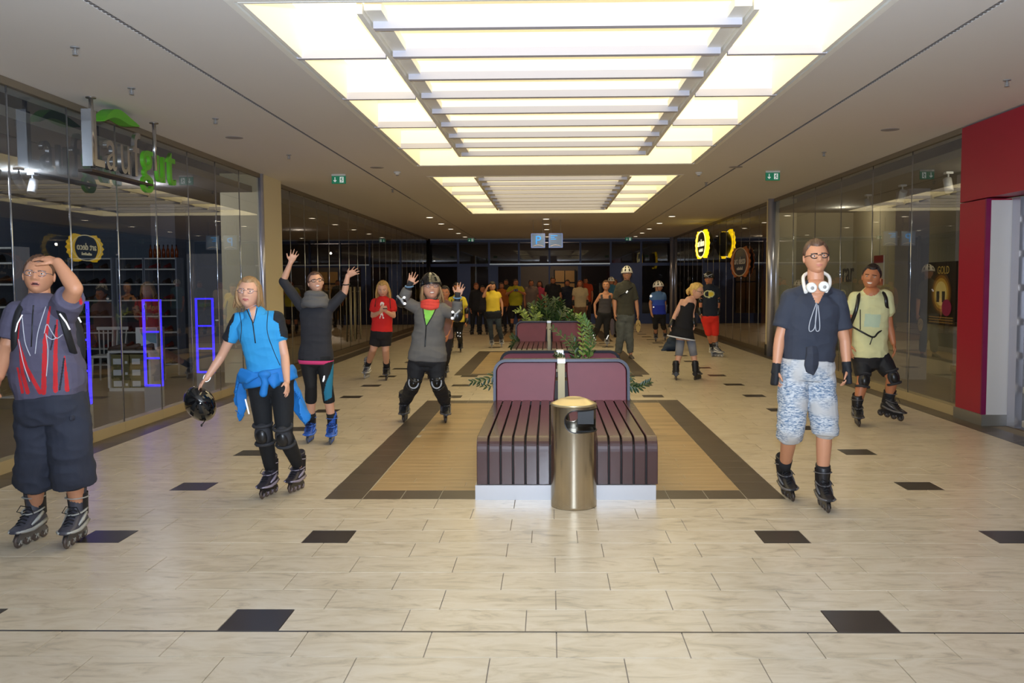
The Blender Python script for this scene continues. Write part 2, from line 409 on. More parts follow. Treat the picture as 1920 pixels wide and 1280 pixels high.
# ---------------------------------------------------------------- end wall: blue framed glass entrance
mt_blue = mat('blue_metal', S(38, 50, 96), .45); mt_dkgl = glass('entrance_glass', (.5, .5, .55, 1), 1.5)
t = struct('wall_end', MB().box((-5.4, YE+.02, 3.46), (5.4, YE+.3, 4)), mt_ceil)
fr = empty('entrance_screen', 'blue framed glass entrance wall at the far end of the mall', 'entrance', (0, YE, 0))
mx = [-5.06, -3.81, -2.52, -1.28, -.01, 1.27, 2.53, 3.79, 5.03]
for x in mx:
    if x > -5 : obj('mullion', MB().box((x-.04, -.06, 0 if abs(x) > .5 else 2.3), (x+.04, .06, 3.5)), mt_blue, fr)
obj('transom', MB().box((-5.1, -.05, 2.40), (5.1, .05, 2.52)), mt_blue, fr)
obj('transom', MB().box((-5.1, -.05, 3.40), (5.1, .05, 3.5)), mt_blue, fr)
obj('metal_strip', MB().box((-2.5, -.09, 2.47), (2.5, -.052, 2.52)), mat('bright_strip', S(190, 190, 185), .3, .5), fr)
for xa, xb in ((-5.06, -1.32), (1.31, 5.06)):
    obj('kick_plate', MB().box((xa, -.05, 0), (xb, .04, .42)), mt_blue, fr)
obj('blue_panel', MB().box((-3.81, -.04, .42), (-3.3, .04, 2.4)), mt_blue, fr)
obj('blue_panel', MB().box((-2.5, -.04, .42), (-2.15, .04, 2.4)), mt_blue, fr)
obj('blue_panel', MB().box((3.5, -.04, .42), (3.79, .04, 2.4)), mt_blue, fr)
obj('blue_panel', MB().box((2.53, -.04, .42), (3.5, .04, 2.4)), mt_blue, fr)
for i in range(8):
    xa, xb = mx[i]+.04, mx[i+1]-.04
    obj('pane', MB().box((xa, -.008, 2.52), (xb, .008, 3.4)), mt_dkgl, fr)
    if i not in (3, 4): obj('pane', MB().box((xa, -.008, .42), (xb, .008, 2.4)), mt_dkgl, fr)
dr = MB(); 
for x in (-1.24, -.02, 1.2): dr.box((x-.03, -.1, 0), (x+.03, .1, 2.4))
obj('door_frame', dr, mt_blue, fr)
# vestibule behind
mtv = mat('vestibule_wall', S(96, 84, 74), .8)
mb = MB(); mb.box((-6, 44, 0), (6, 44.2, 3.6)); mb.box((-6.2, YE, 0), (-6, 44, 3.6)); mb.box((6, YE, 0), (6.2, 44, 3.6)); struct('wall_vestibule', mb, mtv)
struct('floor_vestibule', MB().box((-6, 41, -.12), (6, 44, -.006)), mt_dark)
t = empty('inner_door', 'brown wood and glass inner doors seen through the entrance', 'door', (.72, 43.9, 0))
obj('door_leaf', MB().box((-.5, -.04, 0), (.5, .04, 2.3)), mat('amber_door', S(170, 122, 52), .5), t)
gm = MB(); gm.box((-.53, -.07, 0), (-.47, .0, 2.35)); gm.box((-.02, -.07, 0), (.02, .0, 2.3)); gm.box((.47, -.07, 0), (.53, 0, 2.35)); gm.box((-.5, -.07, 1.7), (.5, -.045, 1.76)); obj('door_bars', gm, mt_slot, t)
t = empty('display_counter', 'pale counter with small goods behind the entrance glass', 'counter', (3.2, 41.2, 0))
obj('counter_body', MB().box((-.9, -.3, 0), (.9, .3, 1.25)), mat('blue_counter', S(36, 58, 130), .5), t)
obj('counter_top', MB().box((-.95, -.34, 1.25), (.95, .34, 1.7)), mat('pale_counter', S(150, 165, 165), .3), t)
# ---------------------------------------------------------------- shop fronts
mt_glass = glass('shop_glass', (.93, .95, .95, 1), 1.8); mt_glassd = glass('dark_shop_glass', (.80, .80, .80, 1), 1.8)
mt_plinth = mat('plinth_cream', S(180, 160, 120), .55); mt_tau = mat('plinth_taupe', S(96, 82, 64), .6)
mt_steel = mat('brushed_steel', S(200, 200, 212), .28, .75); mt_edge = mat('glass_edge_seal', S(190, 195, 205), .16, .9)
mt_cream = mat('cream_column', S(222, 208, 170), .6); mt_head = mat('head_rail', S(120, 108, 90), .5)
def shopfront(nm, label, X, joints, plm, gl, ph=.115, side=1, top=True, edge=True):
    t = empty(nm, label, 'shop window', (X, joints[0], 0), 0, world=True)
    for a, b in zip(joints[:-1], joints[1:]):
        obj('pane', MB().box((X-.006, a+.004, ph), (X+.006, b-.004, ZC-.03)), gl, t)
    for a, b in zip(joints[:-1], joints[1:]):
        xx = sorted((X+side*.015, X-side*.10)); obj('plinth', MB().box((xx[0], a+.003, 0), (xx[1], b-.003, ph)), plm, t)
    if edge:
        for y in joints[1:-1]: obj('edge_seal', MB().cyl((X+side*.002, y), .009, ph, ZC-.03, 10), mt_edge, t)
    obj('head_rail', MB().box((X-.03, joints[0], ZC-.07), (X+.03, joints[-1], ZC-.002)), mt_head, t)
    return t
lj = [8.2-1.02*k for k in range(9, 0, -1)]+[8.2+1.02*k for k in range(7)]+[15.3]
shopfront('shoe_shop_window', 'frameless glass front of the shoe shop, left of the aisle', XL, [y for y in lj if y > -2.5], mt_plinth, mt_glass)
lj2 = [16.5+1.02*k for k in range(0, 20)]+[YE-.42]
shopfront('dark_shop_window', 'long dark shop glazing between the cream column and the far entrance', XL-.12, lj2, mt_tau, mt_glassd)
rj = [11.3+1.543*k for k in range(7)]
shopfront('pale_shop_window', 'glass front of the pale shop beside the crimson portal', XR+.02, rj, mt_plinth, mt_glass, side=-1)
rj2 = [21.15+1.02*k for k in range(0, 16)]+[YE-.55]
shopfront('brown_shop_window', 'glass front beyond the steel post on the far right aisle side', XR+.04, rj2, mt_tau, mt_glassd, side=-1)
struct('column_left', MB().box((-5.6, 15.42, 0), (-4.86, 16.45, ZC+.02)), mt_cream)
mb = MB(); mb.cyl((-4.88, 15.36), .045, 0, ZC, 20); obj('steel_post', mb, mt_steel, None, label='polished steel post left of the cream column behind the blue-shirted woman', category='post')
struct('column_right', MB().box((5.0, 20.78, 0.0), (5.6, 21.1, ZC+.02)), mt_cream)
struct('baseboard_right', MB().box((4.985, 20.765, 0), (5.0, 21.12, .25)), mt_slot)
mb = MB(); mb.cyl((5.01, 20.66), .085, 0, ZC, 24); obj('steel_post', mb, mt_steel, None, label='thick steel post beside the cream column at the right', category='post')
mb = MB(); mb.cyl((5.03, 37.4), .11, 0, ZC, 20); obj('steel_post', mb, mt_steel, None, label='steel corner post at the far right end of the aisle', category='post')
mb = MB(); mb.cyl((-5.0, 37.5), .07, 0, ZC, 20); obj('steel_post', mb, mat('dark_steel', S(70, 70, 74), .3, 1), None, label='dark metal corner post at the far left end of the aisle', category='post')
# ---------------------------------------------------------------- crimson portal with roller grille, near right
mt_crim = mat('crimson_panel', S(158, 20, 48), .38, spec=.4); mt_purp = mat('purple_edge', S(120, 12, 70), .4); mt_gryw = mat('pale_grey_panel', S(205, 202, 200), .5)
pt = empty('shop_portal', 'crimson portal frame around the roller grille at the right edge', 'portal', (5.1, 9, 0), world=True)
obj('jamb', MB().box((5.02, 10.57, .13), (5.30, 11.26, 2.62)), mt_crim, pt)
obj('jamb_edge', MB().box((5.0, 10.545, .13), (5.055, 10.575, 2.62)), mt_purp, pt)
obj('lintel', MB().box((5.02, 1, 2.635), (5.30, 11.26, ZC-.02)), mt_crim, pt, label='crimson lintel panel')
obj('reveal', MB().box((5.055, 10.54, .13), (5.31, 10.569, 2.60)), mt_gryw, pt, label='pale grey reveal')
obj('base_block', MB().box((5.0, 10.53, 0), (5.32, 11.27, .13)), mat('base_steel', S(150, 148, 142), .35, .7), pt)
rg = empty('roller_grille', 'closed roller grille with horizontal metal tubes inside the crimson portal', 'grille', (5.33, 8, 0), world=True)
obj('guide_rail', MB().box((5.29, 10.36, 0), (5.41, 10.53, 2.62)), mt_steel, rg)
obj('guide_rail', MB().box((5.37, 10.28, 0), (5.45, 10.36, 2.62)), mat('grey_guide', S(110, 108, 108), .4, .4), rg)
mt_bar = mat('grille_tube', S(186, 178, 160), .4, .3)
for k in range(7): obj('tube', MB().box((5.34, 1, .02+k*.385), (5.40, 10.3, .10+k*.385), bev=.012), mt_bar, rg)
obj('backing_pane', MB().box((5.42, 1, .0), (5.43, 10.3, 2.62)), glass('grille_glass', (.35, .35, .38, 1), 1.2), rg)
# shells of the shops
mt_bg = mat('shop_wall_blue_grey', S(92, 100, 112), .8); mt_pale = mat('shop_wall_pale', S(176, 164, 134), .8); mt_dkw = mat('dark_shop_wall', S(58, 50, 46), .8)
mt_shopc = mat('shop_ceiling', S(120, 118, 116), .9)
struct('wall_left', MB().box((-9.7, -4, 0), (-9.6, 15.5, 3.3)).box((-9.7, 15.5, 0), (-9.6, 18.2, 3.3)).box((-9.6, 18.1, 0), (-5.8, 18.2, 3.3)).box((-5.9, 16.4, 0), (-5.84, 18.1, 3.3)).box((-9.6, -4.1, 0), (-5, -4, 3.3)), mt_bg)
struct('wall_left_far', MB().box((-9.7, 18.3, 0), (-9.6, 38, 3.3)).box((-9.6, 18.22, 0), (-5.8, 18.3, 3.3)).box((-5.83, 16.45, 0), (-5.8, 18.3, 3.3)).box((-9.6, 37.9, 0), (-5.2, 38, 3.3)), mt_dkw)
struct('ceiling_left_shop', MB().box((-9.7, -4, 3.25), (-5.05, 16.4, 3.35)).box((-9.7, 16.4, 3.25), (-5.15, 38, 3.35)), mt_shopc)
struct('wall_right', MB().box((6.9, 11, 0), (7.0, 20.9, 3.3)).box((5.32, 10.9, 0), (7, 11, 3.3)).box((5.5, 20.85, 0), (7, 20.95, 3.3)), mt_pale)
struct('wall_right_far', MB().box((9.2, 21.1, 0), (9.3, 38, 3.3)).box((5.6, 21, 0), (9.2, 21.1, 3.3)).box((5.2, 37.9, 0), (9.3, 38, 3.3)), mt_dkw)
struct('wall_right_near', MB().box((6.6, -4, 0), (6.7, 10.9, 3.6)), mat('grille_shop_wall', S(92, 88, 90), .8))
struct('ceiling_right_shop', MB().box((5.2, 11, 3.25), (9.3, 38, 3.35)), mt_shopc)
struct('wall_back', MB().box((-5.2, YB-.1, 0), (5.4, YB, ZC)), mt_bg)
struct('wall_right_side', MB().box((5.05, YB, 0), (5.3, 1.0, ZC)), mt_crim)
struct('column_inner_left', MB().box((-7.72, 17.5, 0), (-7.25, 18.0, 3.25)), mat('grey_column', S(130, 132, 142), .7))
mb = MB().box((6.05, 13.0, 0), (6.5, 13.7, 3.25)).box((6.1, 15.6, 0), (6.45, 16.2, 3.25)); struct('column_inner_right', mb, mat('mauve_column', S(150, 144, 146), .7))
mb = MB().box((5.5, 23.2, 0), (5.9, 23.7, 3.25)); struct('column_brown', mb, mat('brown_column', S(140, 92, 40), .6))
# ================================================================ FURNITURE OF THE AISLE
mt_slat = mat('bench_slat', S(70, 46, 46), .24, var=.12, vscale=3, stretch=(1, 30, 1), coat=.25); mt_alu = mat('brushed_aluminium', S(196, 196, 200), .38, .55)
mt_frame = mat('bench_frame', S(40, 40, 50), .38, .4); mt_burg = mat('burgundy_leather', S(122, 50, 62), .5, var=.06, vscale=5, bump=.08, bscale=14)
mt_post = mat('bench_post', S(160, 146, 112), .4, .4)
def slat_mesh():
    W = .083; th = .028; r = .11; zt = .482; pts = [(2.42, zt), (1.2, zt), (.02+r, zt)]
    for k in range(1, 9): a = k/8*PI/2; pts.append((.02+r-r*math.sin(a), zt-r+r*math.cos(a)))
    pts.append((.02, .118))
    mb = MB(); rings = []
    for i, (y, z) in enumerate(pts):
        y2, z2 = pts[min(i+1, len(pts)-1)]; y1, z1 = pts[max(i-1, 0)]
        d = Vector((y2-y1, z2-z1)).normalized(); nx, nz = -d.y, d.x   # inward normal
        nx, nz = (d.y, -d.x); 
        if nz > 0 or (abs(nz) < 1e-6 and nx < 0): nx, nz = -nx, -nz
        b = .004
        rings.append([(-W/2+b, y, z), (W/2-b, y, z), (W/2, y+nx*b, z+nz*b), (W/2, y+nx*th, z+nz*th), (-W/2, y+nx*th, z+nz*th), (-W/2, y+nx*b, z+nz*b)])
    mb.loft(rings, smooth=False); return mb.mesh('slat', [mt_slat])
SLAT = slat_mesh()
def rounded_outline(w, h, r, n=8):
    """half-arch outline in x,z: bottom left, up, rounded corners, down"""
    p = [(-w, 0)]
    for k in range(n+1): a = PI-k/n*PI/2; p.append((-w+r+r*math.cos(a), h-r+r*math.sin(a)))
    for k in range(n+1): a = PI/2-k/n*PI/2; p.append((w-r+r*math.cos(a), h-r+r*math.sin(a)))
    p.append((w, 0)); return p
def make_bench():
    t = empty('bench', '', 'bench')
    for k in range(14):
        i = k if k < 7 else k+.73
        o = link('slat', SLAT, t); o.location = (-.695+.048+i*.0977*.985, 0, 0)
    obj('base_plate', MB().box((-.70, .0, 0), (.70, .03, .114)).box((-.70, .03, 0), (-.69, 2.42, .114)).box((.69, .03, 0), (.70, 2.42, .114)), mt_alu, t)
    obj('under_frame', MB().box((-.66, .06, .0), (-.05, 2.4, .42)).box((.05, .06, .0), (.66, 2.4, .42)), mt_slot, t)
    # upholstered back: frame and two pads, leaning a little
    lean = .12
    def bk(pts, y0, y1, mi=0):
        mb = MB(); mb.loft([[(x, y0+z*lean, .47+z) for x, z in pts], [(x, y1+z*lean, .47+z) for x, z in pts]], mi, smooth=False); return mb
    o = rounded_outline(.70, .43, .13); i = rounded_outline(.672, .402, .105)
    fr = MB(); n = len(o)
    rings = []
    for k in range(n):
        rings.append([(o[k][0], 2.28+o[k][1]*lean, .47+o[k][1]), (o[k][0], 2.40+o[k][1]*lean, .47+o[k][1]), (i[k][0], 2.40+i[k][1]*lean, .47+i[k][1]), (i[k][0], 2.28+i[k][1]*lean, .47+i[k][1])])
    fr.loft(rings, smooth=False); obj('back_frame', fr, mt_frame, t)
    for s in (-1, 1):
        base = rounded_outline(.31, .398, .1); pts = []
        for x, z in base:   # outer top corner round, inner side nearly square and flaring
            X = x
            if s*x < 0: X = -s*(.31-.028*(1-z/.4))+0; z2 = z if z < .25 else (.398 if abs(x) < .31 else z)
            else: z2 = z
            pts.append((s*.358+X, z2))
        mb = MB(); 
        rs = []
        for y, sc in ((2.30, .97), (2.285, .985), (2.31, 1), (2.385, 1)):
            cx = s*.358; rs.append([(cx+(x-cx)*sc, y+z*lean, .47+.2+(z-.2)*sc) for x, z in pts])
        mb.loft(rs, smooth=False); obj('back_pad', mb, mt_burg, t)
    obj('centre_post', MB().box((-.035, 2.33, 0), (.035, 2.40, .9)), mt_post, t)
    obj('post_cap', MB().box((-.04, 2.30, .86), (.04, 2.46, .905)), mt_alu, t)
    return t
bench = make_bench(); bench.location = (.115, 6.935, 0)
bench['label'] = 'slatted bench half with burgundy back, nearest the camera behind the bin'; bench['group'] = 'aisle benches'
BL = [('slatted bench half facing away, its burgundy back just above the nearest one', .115, 12.9, PI), ('slatted burgundy bench farther down the aisle, below the big plants', -.02, 16.52, 0),
      ('far bench half facing away behind the second planter', -.02, 22.5, PI)]
for l, x, y, rz in BL: copy_tree(bench, (x, y, 0), rz, label=l)
mt_soil = mat('soil', S(50, 40, 32), .9); mt_box = mat('planter_box', S(70, 62, 58), .6)
PL = []
for l, x, ya, yb in (('dark planter trough between the two near benches', .115, 9.43, 10.4), ('dark planter trough between the two far benches', -.02, 19.02, 20.0)):
    t = empty('planter', l, 'planter', (x, (ya+yb)/2, 0), 0, 'planter troughs'); h = (yb-ya)/2
    obj('trough', MB().box((-.62, -h, 0), (.62, -h+.03, .66)).box((-.62, h-.03, 0), (.62, h, .66)).box((-.62, -h+.03, 0), (-.59, h-.03, .66)).box((.59, -h+.03, 0), (.62, h-.03, .66)), mt_box, t)
    obj('soil', MB().box((-.59, -h+.03, .1), (.59, h-.03, .6)), mt_soil, t)
# waste bin
def make_bin():
    t = empty('waste_bin', 'brushed steel cylindrical waste bin with dark side opening before the bench', 'bin', (.175, 6.765, 0))
    R, H = .172, .775; n = 288; zs = [0]+[.02]+[.1*k for k in range(1, 6)]+[.56+.004*k for k in range(52)]+[H]
    def hole(a, z):   # a in degrees from the front, positive to the right; main opening front right, second at the back
        zc, hz = .66, .082
        def cap(a0, a1):
            if not (a0 <= a <= a1): return False
            ca = a0+math.degrees(hz/R)
            if a < ca: return ((a-ca)*math.radians(1)*R)**2+(z-zc)**2 < hz*hz
            return abs(z-zc) < hz
        if cap(-24, 100): return True
        ab = a if a > 0 else a+360
        return (((ab-184)*math.radians(1)*R)/.062)**2+((z-.67)/.055)**2 < 1
    mb = MB(); v = []; 
    for z in zs:
        for j in range(n): a = 2*PI*j/n; v.append((R*math.sin(a), -R*math.cos(a), z))
    fs = []
    for i in range(len(zs)-1):
        for j in range(n):
            a = (j+.5)*360/n; a = a-360 if a > 180 else a
            if hole(a, (zs[i]+zs[i+1])/2): continue
            fs.append((i*n+j, i*n+(j+1) % n, (i+1)*n+(j+1) % n, (i+1)*n+j))
    mb.add(v, fs, 0, True)
    st = mat('bin_steel', S(196, 186, 168), .19, 1, var=.1, vscale=1, stretch=(30, 30, .2))
    b = st.node_tree.nodes['Principled BSDF']; b.inputs['Anisotropic'].default_value = .6
    body = obj('bin_body', mb, st, t)
    s = body.modifiers.new('s', 'SOLIDIFY'); s.thickness = .003
    R2 = R-.006
    mb = MB(); v = []
    for z in (.54, .77):
        for j in range(48): a = 2*PI*j/48; v.append((R2*math.sin(a), -R2*math.cos(a), z))
    bl = mat('bin_black', S(26, 26, 28), .3)
    mb = MB(); mb.cyl((0, 0), R-.01, .05, .56, 40); obj('inner_bucket', mb, bl, t)
    # dark rim strip round the opening
    pts = []; zc, hz = .66, .082; a0 = -24; ca = a0+math.degrees(hz/R)
    def P(a, z, r=R+.001): a = math.radians(a); return (r*math.sin(a), -r*math.cos(a), z)
    for k in range(12): pts.append(P(100-(100-ca)*k/12, zc+hz))
    for k in range(17): q = PI/2+PI*k/16; pts.append(P(ca+math.degrees(hz*math.cos(q)/R), zc+hz*math.sin(q)))
    for k in range(1, 13): pts.append(P(ca+(100-ca)*k/12, zc-hz))
    obj('opening_rim', MB().tube(pts, .0045, 6), bl, t)
    # ash tray chute inside on the right
    obj('chute', MB().box((.02, -.09, .575), (.15, .1, .58)).box((.03, -.02, .62), (.15, .0, .745)), bl, t)
    lid = MB(); prof = [(R+.001, H-.012), (R+.002, H), (R-.008, H+.006), (.10, H+.035), (.055, H+.048), (.05, H+.044), (0.001, H+.044)]
    lid.loft([[(r*math.cos(2*PI*k/64), r*math.sin(2*PI*k/64), z) for k in range(64)] for r, z in prof], caps=True)
    obj('lid', lid, mat('bin_lid', S(205, 190, 150), .3, .8), t, label='pale domed lid')
make_bin()
# ---------------------------------------------------------------- plants
mt_leaf = mat('leaf_green', S(58, 96, 38), .3, var=.25, vscale=12, coat=.3); mt_leafd = mat('leaf_dark', S(34, 60, 26), .4, var=.3, vscale=10); mt_stem = mat('stem_green', S(96, 118, 52), .5); mt_leafl = mat('leaf_light', S(120, 140, 62), .35, var=.2, vscale=12)
def leaf_mesh(m, L=.085, W=.034, name='leaf'):
    mb = MB(); n = 5; rings = []; vs = []
    for i in range(n+1):
        t = i/n; w = W/2*math.sin(PI*min(1, t*.92+.06))**.8; z = -.012*t*t
        vs += [(-w, t*L, z+.006), (0, t*L, z), (w, t*L, z+.006)]
    fs = []
    for i in range(n): fs += [(i*3, i*3+1, i*3+4, i*3+3), (i*3+1, i*3+2, i*3+5, i*3+4)]
    mb.add(vs, fs, 0, True); return mb.mesh(name, [m])
LEAF = {k: leaf_mesh(m) for k, m in (('g', mt_leaf), ('d', mt_leafd), ('l', mt_leafl))}
def bez(pts, n):
    pts = [Vector(p) for p in pts]; out = []
    for i in range(n):
        t = i/(n-1)*(len(pts)-1); k = min(int(t), len(pts)-2); u = t-k
        p0, p1, p2, p3 = pts[max(k-1, 0)], pts[k], pts[k+1], pts[min(k+2, len(pts)-1)]
        out.append(.5*((2*p1)+(-p0+p2)*u+(2*p0-5*p1+4*p2-p3)*u*u+(-p0+3*p1-3*p2+p3)*u**3))
    return out
def frond(parent, pts, n=9, key='g', size=1.0, joined=False, start=.25):
    pl = bez(pts, 14); mb = MB().tube(pl, [.007*size*(1-.6*i/13) for i in range(14)], 6)
    me = LEAF[key]; mats = []
    L = sum((pl[i+1]-pl[i]).length for i in range(13))
    for k in range(n):
        t = start+(1-start)*k/(n-1); i = min(int(t*13), 12); p = pl[i].lerp(pl[i+1], t*13-i); d = (pl[i+1]-pl[i]).normalized()
        side = d.cross(Vector((0, -1, .2))).normalized()
        for s in (-1, 1):
            y = (side*s+d*(.75+.6*t)+Vector((0, -.25, random.uniform(-.1, .3)))).normalized(); z = Vector((0, -.7, .7)); x = y.cross(z).normalized(); z = x.cross(y)
            sc = size*(1.1-.35*t)*random.uniform(.85, 1.1)
            mats.append(Matrix.Translation(p) @ Matrix((x, y, z)).transposed().to_4x4() @ Matrix.Scale(sc, 4))
    if joined:
        for M in mats: mb.add([M@v.co for v in me.vertices], [tuple(f.vertices) for f in me.polygons], 1, True)
        return obj('frond', mb, [mt_stem, me.materials[0]], parent)
    f = obj('frond', mb, mt_stem, parent)
    for M in mats: o = link('leaf', me, f); o.matrix_local = M
    return f
Yp = 9.9
pl1 = empty('potted_plant', 'glossy green fern-leaved plant rising from the near planter trough', 'plant', (.2, Yp, .6), 0, world=True)
def W(px, py, Y): return atY(px, py, Y)
for pts, key, n, sz in (([(1088, 712), (1093, 665), (1091, 625), (1086, 592)], 'l', 11, 1.0), ([(1084, 712), (1079, 664), (1063, 640), (1038, 617)], 'd', 9, .95), ([(1098, 690), (1104, 655), (1104, 622), (1094, 596)], 'g', 11, 1.0),
                    ([(1070, 692), (1060, 676), (1050, 668), (1041, 664)], 'd', 6, .8), ([(1076, 690), (1078, 668), (1076, 650), (1082, 636)], 'd', 6, 1.0), ([(1094, 690), (1101, 672), (1107, 662), (1112, 660)], 'g', 6, .8),
                    ([(1086, 690), (1086, 660), (1080, 645), (1071, 632)], 'd', 7, .9), ([(1100, 690), (1110, 650), (1112, 634), (1108, 620)], 'd', 8, .8)):
    frond(pl1, [atY(x, y, Yp+random.uniform(-.15, .15)) for x, y in pts], n, key, sz)
pl2 = empty('potted_plant', 'drooping green plant leaning out left of the near bench', 'plant', (-.5, 9.7, .55), 0, world=True)
frond(pl2, [atY(x, y, 9.75) for x, y in ((960, 690), (935, 700), (912, 712), (887, 716))], 8, 'd', 1.0); frond(pl2, [atY(x, y, 9.8) for x, y in ((955, 700), (930, 718), (915, 726), (900, 722))], 6, 'd', .7)
pl3 = empty('potted_plant', 'drooping green plant leaning out right of the near bench', 'plant', (.7, 9.7, .55), 0, world=True)
frond(pl3, [atY(x, y, 9.75) for x, y in ((1150, 700), (1180, 722), (1198, 726), (1216, 717))], 9, 'd', 1.0); frond(pl3, [atY(x, y, 9.8) for x, y in ((1160, 690), (1180, 705), (1186, 712), (1184, 722))], 6, 'd', .6)
far = [('bright green leafy plant above the left end of the far bench back', [((985, 612), (984, 592), (976, 580), (966, 584)), ((985, 612), (987, 595), (982, 585)), ((995, 612), (1000, 590), (1002, 578), (998, 574)), ((1000, 612), (1006, 596), (1012, 590))], 'l', 1.4, 19.3),
       ('tall dark bushy plant in the middle of the far planter', [((x0, 612), (x0+dx*.5, 590), (x0+dx, y1)) for x0, dx, y1 in ((1005, -8, 572), (1012, 2, 566), (1020, 10, 562), (1028, -6, 560), (1034, 8, 563), (1042, 12, 566), (1050, -2, 570), (1024, -18, 574), (1045, 16, 578), (1030, 2, 572))], 'd', 2.0, 19.5),
       ('green leafy plant hanging over the right end of the far bench back', [((1062, 610), (1068, 592), (1072, 584), (1066, 588)), ((1072, 612), (1082, 596), (1096, 602)), ((1076, 612), (1090, 606), (1103, 628)), ((1072, 612), (1075, 600), (1078, 590)), ((1080, 612), (1092, 600), (1108, 612))], 'g', 1.5, 19.2),
       ('small dark plant poking out left of the far bench', [((975, 645), (966, 636), (960, 630)), ((975, 648), (963, 645), (958, 650))], 'd', 1.3, 18.9)]
for l, fr_, key, sz, Y in far:
    a = atY(*fr_[0][0], Y); t = empty('potted_plant', l, 'plant', (a.x, a.y, .55), 0, world=True)
    for pts in fr_: frond(t, [atY(x, y, Y+random.uniform(-.2, .2)) for x, y in pts], 8, key, sz, joined=True, start=.15)
# ================================================================ CEILING FITTINGS AND SIGNS
mt_spot = emis('downlight_glow', (1, .86, .62, 1), 5); mt_ring = mat('white_ring', S(210, 205, 195), .5); mt_grey = mat('fitting_grey', S(140, 138, 136), .5)
g = 0
for nm, xs, ysl in (('left row', -3.36, (25.5, 28.2, 30.9, 33.5, 36.1)), ('right row', 3.44, (25.7, 28.6, 31.5, 34, 36.5)), ('middle row', -.1, (26.4, 28.7, 31.5, 36.3))):
    for k, y in enumerate(ysl):
        t = empty('downlight', '%s round downlight of the %s in the far ceiling' % (('nearest', 'second', 'third', 'fourth', 'farthest')[k if len(ysl) == 5 or k < 3 else 4], nm), 'ceiling light', (xs, y, ZC), 0, 'downlights in the far ceiling')
        mb = MB(); mb.loft([[(r*math.cos(2*PI*j/20), r*math.sin(2*PI*j/20), z) for j in range(20)] for r, z in ((.13, 0), (.13, -.012), (.10, -.012), (.10, -.003))], caps=False); obj('ring', mb, mt_ring, t)
        obj('bulb', MB().cyl((0, 0), .1, -.006, -.001, 20), mt_spot, t)
        light('SPOT', (xs, y, ZC-.03), 42, (1, .66, .32), .08, (0, 0, 0), 2.2, 'downlight_lamp')
for l, x, y in (('near the left edge, first', -3.73, 7.19), ('above the green shop sign', -3.97, 8.67), ('beyond the green shop sign', -3.76, 10.27), ('left of the exit sign above the cream column', -3.76, 13.15), ('at the right edge over the crimson portal', 4.28, 8.69), ('over the pale shop window', 3.97, 13.32), ('left of the right exit sign', 2.94, 17.2), ('small one left of the second coffer', -3.1, 18)):
    t = empty('sprinkler', 'small ceiling sprinkler head '+l, 'sprinkler', (x, y, ZC), 0, 'ceiling sprinklers')
    mb = MB(); mb.cyl((0, 0), .035, -.008, 0, 16); mb.cyl((0, 0), .010, -.055, -.008, 10); obj('stem', mb, mt_grey, t)
    mb = MB(); mb.cyl((0, 0), .022, -.062, -.056, 12); mb.tube([(-.018, 0, -.02), (-.02, 0, -.045), (0, 0, -.056), (.02, 0, -.045), (.018, 0, -.02)], .003, 6); obj('deflector', mb, mt_grey, t)
for l, x, y in (('left of the first coffer corner', -2.54, 15.22), ('right of the first coffer corner', 2.54, 15.61)):
    t = empty('smoke_detector', 'round ceiling smoke detector '+l, 'detector', (x, y, ZC), 0, 'smoke detectors')
    obj('housing', MB().cyl((0, 0), .06, -.025, 0, 20).cyl((0, 0), .035, -.05, -.025, 20, r2=.045), mt_ring, t); obj('sensor', MB().cyl((0, 0), .022, -.065, -.05, 14), mt_grey, t)
for l, x, y in (('above the cream column', -4.01, 11.6), ('beside the left detector', -2.77, 14.65), ('beside the right detector', 3.03, 14.94), ('over the pale shop window', 4.21, 11.42)):
    mb = MB(); mb.cyl((0, 0), .11, -.004, 0, 28); o = obj('ceiling_speaker', mb, mat('speaker_cover', S(150, 146, 148), .7), None, label='flat round ceiling speaker cover '+l, category='speaker', group='ceiling speakers'); o.location = (x, y, ZC)
def RY(M): return M
FACE = Matrix.Rotation(PI/2, 4, 'X')      # text upright, facing the camera (-Y)
mt_green = mat('exit_green', S(22, 122, 84), .5, emit=.25); mt_wh = mat('sign_white', S(235, 238, 232), .5, emit=.35)
def exit_sign(label, x, y, w=.24, h=.14, z=ZC-.02):
    t = empty('exit_sign', label, 'exit sign', (x, y, z), 0, 'green exit signs'); s = w/.24
    obj('panel', MB().box((-w/2, -.015, -h), (w/2, .015, 0), bev=.004), mt_green, t)
    obj('top_strip', MB().box((-w/2, -.02, -.008*s), (w/2, .02, .02)), mt_ring, t)
    mb = MB(); y_ = -.017
    def pl(pts): mb.loft([[(a*s, y_, b*s) for a, b in pts], [(a*s, y_-.001, b*s) for a, b in pts]], smooth=False)
    pl([(-.068, -.03), (-.056, -.03), (-.056, -.095), (-.068, -.095)])
    pl([(-.062, -.115), (-.09, -.085), (-.082, -.077), (-.062, -.098)]); pl([(-.062, -.115), (-.062, -.098), (-.042, -.077), (-.034, -.085)])
    obj('arrow', mb, mt_wh, t)
    mb = MB(); pl([(.02, -.025), (.085, -.025), (.085, -.12), (.02, -.12)]); obj('door_symbol', mb, mt_wh, t)
    mb = MB(); y_ = -.0195
    for a, b, c, d in ((.05, -.055, .035, -.08), (.05, -.05, .058, -.085), (.045, -.058, .07, -.065), (.058, -.085, .075, -.1), (.058, -.085, .04, -.115), (.05, -.055, .032, -.062)):
        mb.tube([(a*s, y_, b*s), (c*s, y_, d*s)], .005*s, 6)
    mb.ball((.06*s, y_, -.04*s), .009*s); obj('running_figure', mb, mt_green, t)
